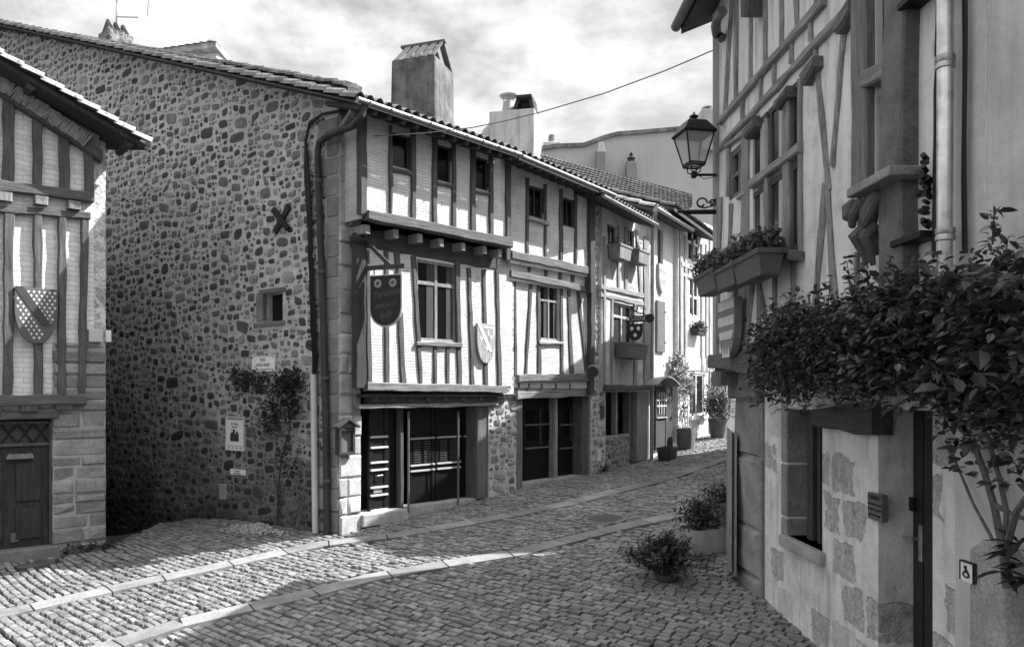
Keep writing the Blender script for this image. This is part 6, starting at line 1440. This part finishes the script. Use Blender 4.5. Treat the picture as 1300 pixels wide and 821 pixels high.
for b in ((1120, 440, 30, 62, .02, .4, 150), (1150, 415, 30, 66, .02, .45, 160), (1185, 420, 30, 78, .02, .36, 170), (1220, 430, 28, 90, .02, .45, 150), (1255, 420, 28, 84, .05, .5, 140), (1290, 430, 28, 100, .05, .5, 140), (1238, 515, 26, 40, .05, .3, 46), (1285, 520, 22, 50, .05, .35, 46), (1228, 565, 12, 18, .04, .2, 10), (1292, 590, 14, 26, .1, .3, 10)): blob(*b)
big = list(pts)
LV = m_leaf(.055, .8, .34, .25)
mb2 = MB(); foliage(mb2, small, 7400, .062, .06, .1, out*1.1, .58); 
foliage(mb2, big, 5600, .066, .075, .05, out*1.1, .62); foliage(mb2, big, 500, .105, .07, .0, out*1.4, .68); mb2.build('foliage', LV, vn)
mb2 = MB()
pts = []
for u, v in ((1002, 372), (1040, 362), (1055, 352), (1085, 350), (1075, 330), (1100, 338), (1130, 335), (1030, 385), (985, 395), (1155, 350), (1262, 268), (1280, 300)):
    mb2 = MB(); p0 = F.W(u+random.uniform(-6, 6), v+42, .15); p1 = F.W(u, v, random.uniform(.1, .3))
    mb2.tube([p0, p0.lerp(p1, .5)+Vector((0, 0, .02)), p1], [.006, .004, .002], 4)
    for t in range(9): p = p0.lerp(p1, t/8); foliage(mb2, [p], 3, .07, .012, .2, out*.5, .42)
    mb2.build('shoot', m_leaf(.06, .5, .4, .25), vn)
mb2 = MB()
for u, v in ((1288, 700), (1300, 715), (1275, 725), (1295, 690), (1306, 735)):
    c = F.W(u, v, .2)
    for k in range(7):
        a = random.uniform(0, 6.28); d = Vector((math.cos(a)*.7-.5, math.sin(a)*.7-.2, random.uniform(-.2, .4))); mb2.leaf(c, d, Vector((0, 0, 1)), random.uniform(.12, .2), .05)
mb2.build('broad_leaves', m_leaf(.025, .4, .3, .1), vn)
# ================================================================== street furniture
# leaning boards at the corner pier
sbn = thing('leaning_boards', 'two weathered boards leaning on end against the corner pier', 'boards', tuple(gp(929, 731)))
c = gp(929, 730); Fb = Fr(c.x, c.y, .25, 1)
for k, (u0, u1, v0, v1) in enumerate(((925.5, 929, 544, 724), (930, 935, 548, 730))):
    mb = MB(); p0, p1 = FR_.W(u0, v1, -.12-.03*k), FR_.W(u1, v1+1, -.12-.03*k); q0, q1 = FR_.W(u0+.5, v0, -.2-.03*k), FR_.W(u1+.5, v0+4, -.2-.03*k); t = Vector((.12, .55, 0))
    mb.hexa([p0, p1, p1+t, p0+t, q0, q1, q1+t, q0+t]); mb.build('board', m_wood(.26-.04*k), sbn)
# stone trough with a leafy plant
def trough_plant(name, label, cat, c, w, d, h, potmat, leaf, n, lh, lsize, rz, rnd=False, spread=.1):
    t = thing(name, label, cat, tuple(c), rz, local=True)
    mb = MB()
    if rnd: mb.lathe((0, 0, 0), [(w*.36, 0), (w*.42, h*.3), (w*.5, h*.94), (w*.53, h*.95), (w*.53, h), (w*.45, h), (w*.44, h*.9)], 20)
    else:
        P = []
        for z, f in ((0, .84), (h*.25, .95), (h*.9, 1.0), (h, 1.0), (h, .86), (h*.88, .84)):
            for k in range(16):
                a = 2*math.pi*(k+.5)/16; cx, sy = math.cos(a), math.sin(a); P.append((w/2*f*math.copysign(abs(cx)**.35, cx), d/2*f*math.copysign(abs(sy)**.35, sy), z+random.uniform(-.008, .008)))
        mb.v = P; mb.f = [(r*16+k, r*16+(k+1) % 16, (r+1)*16+(k+1) % 16, (r+1)*16+k) for r in range(5) for k in range(16)] + [tuple(range(15, -1, -1)), tuple(80+k for k in range(16))]
    mb.build('pot', potmat, t, smooth=True)
    if n:
        pts = [(random.gauss(0, w*.24), random.gauss(0, d*.24), h+lh*random.random()) for _ in range(120)]
        m2 = MB()
        for k in range(14):
            p = random.choice(pts); m2.tube([(p[0]*.4, p[1]*.4, h*.8), (p[0]*.8, p[1]*.8, h+lh*.4), (p[0]*1.1, p[1]*1.1, h+lh*1.05)], [.012, .009, .004], 5)
        m2.build('stems', m_wood(.08), t)
        m2 = MB(); foliage(m2, pts, n, lsize, spread*.6, .9, None, .34); m2.build('foliage', leaf, t)
    return t
LF2 = m_leaf(.04, .6, .45, .2)
trough_plant('stone_trough', 'worn stone trough with a low dark shrub by the right-hand pier', 'planter', gp(890, 700), .62, .5, .36, m_granite(.30, .4), LF2, 900, .34, .085, .5)
trough_plant('stone_trough', 'second stone planter half hidden behind the leaning boards', 'planter', gp(915, 668), .6, .5, .42, m_granite(.2, .4), LF2, 500, .2, .08, .3)
c = gp(846, 736); bs = thing('bush', 'spiky leafy bush spilling onto the cobbles in front of the stone trough', 'bush', tuple(c), local=True)
mb = MB(); mb.lathe((0, 0, -.05), [(.12, 0), (.15, .1), (.14, .14)], 14); mb.build('root_clump', m_plain(.06), bs)
mb = MB(); m2 = MB(); pts = []
for k in range(110):
    a = random.uniform(0, 6.28); r_ = min(.5, abs(random.gauss(0, .25))); hgt = .2+random.uniform(.05, .42)*(1-r_); p0 = Vector((math.cos(a)*.08, math.sin(a)*.08, .05)); p1 = Vector((math.cos(a)*r_*1.3, math.sin(a)*r_*1.3, hgt)); p1.z = max(p1.z, .06)
    mb.tube([p0, p0.lerp(p1, .5)+Vector((0, 0, .08)), p1], [.007, .005, .003], 4)
    for t in range(3, 11): pts.append(p0.lerp(p1, t/10)+Vector((0, 0, .06*math.sin(t/10*3.14))))
mb.build('stems', m_wood(.08), bs); foliage(m2, pts, 4200, .085, .022, .8, None, .3); m2.build('foliage', m_leaf(.06, .6, .45, .25), bs)
# far planters by the plastered house
trough_plant('planter_trough', 'empty dark oblong trough on the pavement by the hooded door', 'planter', gp(847, 583.5), .72, .4, .36, m_plain(.05, .7), LF2, 0, .1, .06, F3.rz)
pt_ = trough_plant('potted_climber', 'square pot with a pale leafy climber trained up the plastered house wall', 'potted climber', gp(871, 569), .5, .5, .62, m_granite(.10), LF2, 0, .2, .06, F3.rz)
mb = MB(); w0 = pt_.location; iM = Matrix.Rotation(-F3.rz, 4, 'Z') @ Matrix.Translation(-w0)
P = [F3.W(u, v, o) for u, v, o in ((872, 552, .25), (868, 520, .12), (870, 490, .1), (864, 470, .1), (860, 455, .1))]; mb.tube([iM @ p for p in P], [.03, .025, .02, .015, .01], 6); P = [F3.W(u, v, o) for u, v, o in ((873, 552, .25), (873, 520, .12), (871, 490, .1), (875, 475, .1))]; mb.tube([iM @ p for p in P], [.03, .025, .02, .01], 6); mb.build('stems', m_plain(.4), pt_)
mb = MB(); pts = []
for (u, v, ru, rv, n) in ((863, 470, 9, 14, 70), (868, 490, 12, 14, 60), (860, 455, 6, 6, 24), (876, 485, 8, 14, 30), (870, 515, 6, 14, 18), (869, 545, 6, 6, 14)):
    for _ in range(n): pts.append(iM @ F3.W(u+random.gauss(0, ru*.5), v+random.gauss(0, rv*.5), random.uniform(.05, .3)))
foliage(mb, pts, 1500, .13, .05, .2, None, .5); mb.build('foliage', m_leaf(.22, .5, .5, .3), pt_)
trough_plant('potted_shrub', 'round pot with a bushy shrub against the far timber house corner', 'potted shrub', gp(911, 555), .62, .62, .62, m_plain(.09, .6), m_leaf(.10, .6, .5, .3), 1200, .75, .15, .2, True, .2)
ws = thing('wall_shrub', 'wispy shrub hanging at the far corner beside the end house', 'shrub', tuple(F3.W(908, 470, .1)))
mb = MB(); foliage(mb, [F3.W(908+random.gauss(0, 5), 490+random.gauss(0, 16), random.uniform(.1, .4)) for _ in range(60)], 420, .16, .08, .0, None, .4); mb.build('leaves', m_leaf(.10, .6), ws)
mb = MB(); mb.tube([F3.W(904, 545, .2), F3.W(905, 500, .2), F3.W(909, 475, .25)], .025, 5); mb.build('stems', m_wood(.1), ws)
wt = thing('weed_tuft', 'small weed tuft at the foot of the pier between second and third house', 'weeds', tuple(gp(762, 600)))
c = gp(762, 599); mb = MB(); foliage(mb, [c+Vector((random.gauss(0, .1), random.gauss(0, .08), abs(random.gauss(.05, .08)))) for _ in range(40)], 160, .1, .03, .8); mb.build('leaves', m_leaf(.05, .6), wt)
# overhead wire
a, b = FR_.W(916, 59, .1), FH.W(470, 168, .75)
P = []
pxs = [(915, 60), (844, 90), (766, 119), (688, 142), (644, 153), (600, 162), (540, 169), (470, 173), (420, 172)]
for i, (u, v) in enumerate(pxs):
    t = i/(len(pxs)-1); Y = 10.3 + (14.0-10.3)*min(1, t*1.05); P.append(at(u, v, Y))
mb = MB(); mb.tube(P, .009, 5); tag(mb.build('overhead_wire', m_plain(.2, .5), loc=tuple(P[4])), 'thin wire crossing the sky from the jettied house to the corner house', 'wire')
# ================================================================== the other houses of the right-hand side, round the bend
def far_house(label, x0, y0, x1, y1, zt, depth, rise_, v):
    f = Fr(x1, y1, x0-x1, y0-y1); L = math.hypot(x1-x0, y1-y0); t = thing('street_house', label, 'house', (x1, y1, .4))
    mb = MB(); f.box(mb, 0, L, -.5, zt+.05, -depth, 0); mb.build('wall', m_plaster(v), t)
    mb = MB(); z1 = zt+rise_; zs = -.2; mb.prism([f.P(-.15, .4, zt-.12), f.P(-.15, .4, zt+.02), f.P(-.15, -depth/2, z1), f.P(-.15, -depth-.4, zt+.02), f.P(-.15, -depth-.4, zt-.12)], f.P(L+.3, 0, 0)-f.P(0, 0, 0)); mb.build('roof', TILE, t)
    for i in range(int(L/2)):
        a = 1+i*2; window(t, f, a-.4, a+.4, 4.0, 5.4, .03, m_wood(.2), GLASS, 2, (.6,)); window(t, f, a-.4, a+.4, 1.2, 2.6, .03, m_wood(.2), GLASS, 2, (.6,))
    return t
far_house('low plastered house next beyond the jettied house, hidden by it', 3.5, 10.7, 4.05, 12.5, 7.25, 4, 1.2, .5)
far_house('taller plastered house further round the bend behind the jettied house', 5.0, 15.4, 7.6, 23.0, 8.1, 6, 2.2, .55)
pA, pB = FG.P(-11.5, 0, 0), FL.P(0, -9.2, 0)  # added block out of view, keeps light out of the alley's far end
ah = thing('alley_light_block', 'added unseen block darkening the narrow alley behind the timber gable house', 'house', tuple((pA+pB)/2))
fa_ = Fr(pB.x, pB.y, pA.x-pB.x, pA.y-pB.y); mb = MB(); fa_.box(mb, -.5, (pA-pB).length+.5, -4, 7.5, -3, 0); mb.build('wall', m_rubble(3.5, .2, .05, .15, .08, 1.6, 2.2), ah)
mb = MB(); fa_.box(mb, -.7, (pA-pB).length+.7, 7.5, 7.7, -3.2, .3); mb.build('roof', TILE, ah)
# ================================================================== light, sky, camera
world = bpy.data.worlds.new('World'); scene.world = world; world.use_nodes = True
nt = world.node_tree; nt.nodes.clear(); N = nt.nodes.new; Lk = nt.links.new
out = N('ShaderNodeOutputWorld'); bg = N('ShaderNodeBackground'); sky = N('ShaderNodeTexSky'); sky.sky_type = 'NISHITA'; sky.sun_disc = False
el = math.asin(SUN.z); az = math.atan2(SUN.x, SUN.y); sky.sun_elevation = el; sky.sun_rotation = az; sky.air_density = 1.0; sky.dust_density = 1.5
bw = N('ShaderNodeRGBToBW'); Lk(sky.outputs[0], bw.inputs[0])
tc = N('ShaderNodeTexCoord'); sp = N('ShaderNodeSeparateXYZ'); Lk(tc.outputs['Generated'], sp.inputs[0])
def wm(op, a, b):
    m = N('ShaderNodeMath'); m.operation = op
    for s_, v_ in zip(m.inputs, (a, b)):
        if isinstance(v_, (int, float)): s_.default_value = v_
        else: Lk(v_, s_)
    return m.outputs[0]
den = wm('ADD', wm('MAXIMUM', sp.outputs[2], 0.0), .22)
cx = N('ShaderNodeCombineXYZ'); Lk(wm('DIVIDE', sp.outputs[0], den), cx.inputs[0]); Lk(wm('DIVIDE', sp.outputs[1], den), cx.inputs[1])
n1 = N('ShaderNodeTexNoise'); Lk(cx.outputs[0], n1.inputs['Vector']); n1.inputs['Scale'].default_value = 1.9; n1.inputs['Detail'].default_value = 8; n1.inputs['Roughness'].default_value = .58; n1.inputs['Distortion'].default_value = .3
n2 = N('ShaderNodeTexNoise'); Lk(cx.outputs[0], n2.inputs['Vector']); n2.inputs['Scale'].default_value = 5.5; n2.inputs['Detail'].default_value = 6; n2.inputs['Roughness'].default_value = .6
cl_ = wm('ADD', wm('MULTIPLY', n1.outputs['Fac'], .62), wm('MULTIPLY', n2.outputs['Fac'], .38))
mr = N('ShaderNodeMapRange'); mr.interpolation_type = 'SMOOTHSTEP'; Lk(cl_, mr.inputs[0]); mr.inputs[1].default_value = .40; mr.inputs[2].default_value = .57; mr.inputs[3].default_value = 0; mr.inputs[4].default_value = 1
mx = N('ShaderNodeMix'); mx.data_type = 'FLOAT'; Lk(mr.outputs[0], mx.inputs[0]); Lk(wm('ADD', wm('MULTIPLY', bw.outputs[0], .4), CLOUD_LO), mx.inputs[2]); mx.inputs[3].default_value = CLOUD_HI
# added sky brightness overhead and round the sun, out of view, lifting the fill
sd = N('ShaderNodeVectorMath'); sd.operation = 'DOT_PRODUCT'; Lk(tc.outputs['Generated'], sd.inputs[0]); sd.inputs[1].default_value = tuple(SUN)
gl = N('ShaderNodeMapRange'); gl.interpolation_type = 'SMOOTHSTEP'; Lk(sd.outputs['Value'], gl.inputs[0]); gl.inputs[1].default_value = .55; gl.inputs[2].default_value = 1.0; gl.inputs[3].default_value = 1.0; gl.inputs[4].default_value = 2.2
ze = N('ShaderNodeMapRange'); ze.interpolation_type = 'SMOOTHSTEP'; Lk(sp.outputs[2], ze.inputs[0]); ze.inputs[1].default_value = .5; ze.inputs[2].default_value = .9; ze.inputs[3].default_value = 1.0; ze.inputs[4].default_value = 1.9
Lk(wm('MULTIPLY', mx.outputs[0], wm('MULTIPLY', gl.outputs[0], ze.outputs[0])), bg.inputs[0]); bg.inputs[1].default_value = .1; Lk(bg.outputs[0], out.inputs[0])
sl = bpy.data.lights.new('sun', 'SUN'); sl.energy = SUN_E; sl.angle = R(.5); sl.color = (1, .995, .985); so = bpy.data.objects.new('sun', sl); COL.objects.link(so); so.rotation_euler = SUN.to_track_quat('Z', 'Y').to_euler(); so.location = (10, 0, 30)
cam = bpy.data.cameras.new('camera'); co = bpy.data.objects.new('camera', cam); COL.objects.link(co); co.location = (0, 0, ZC); co.rotation_euler = (R(90), 0, 0)
cam.sensor_width = 36; cam.sensor_fit = 'HORIZONTAL'; cam.lens = 36*FPX/1300; cam.shift_y = (HV-410.5)/1300; cam.clip_start = .1; cam.clip_end = 2000
scene.camera = co
scene.view_settings.view_transform = 'Standard'; scene.view_settings.look = 'None'; scene.view_settings.exposure = EXPO; scene.view_settings.gamma = 1
scene.cycles.max_bounces = 6; scene.cycles.use_denoising = True
for o in bpy.data.objects:
    if o.get('_local'): del o['_local']
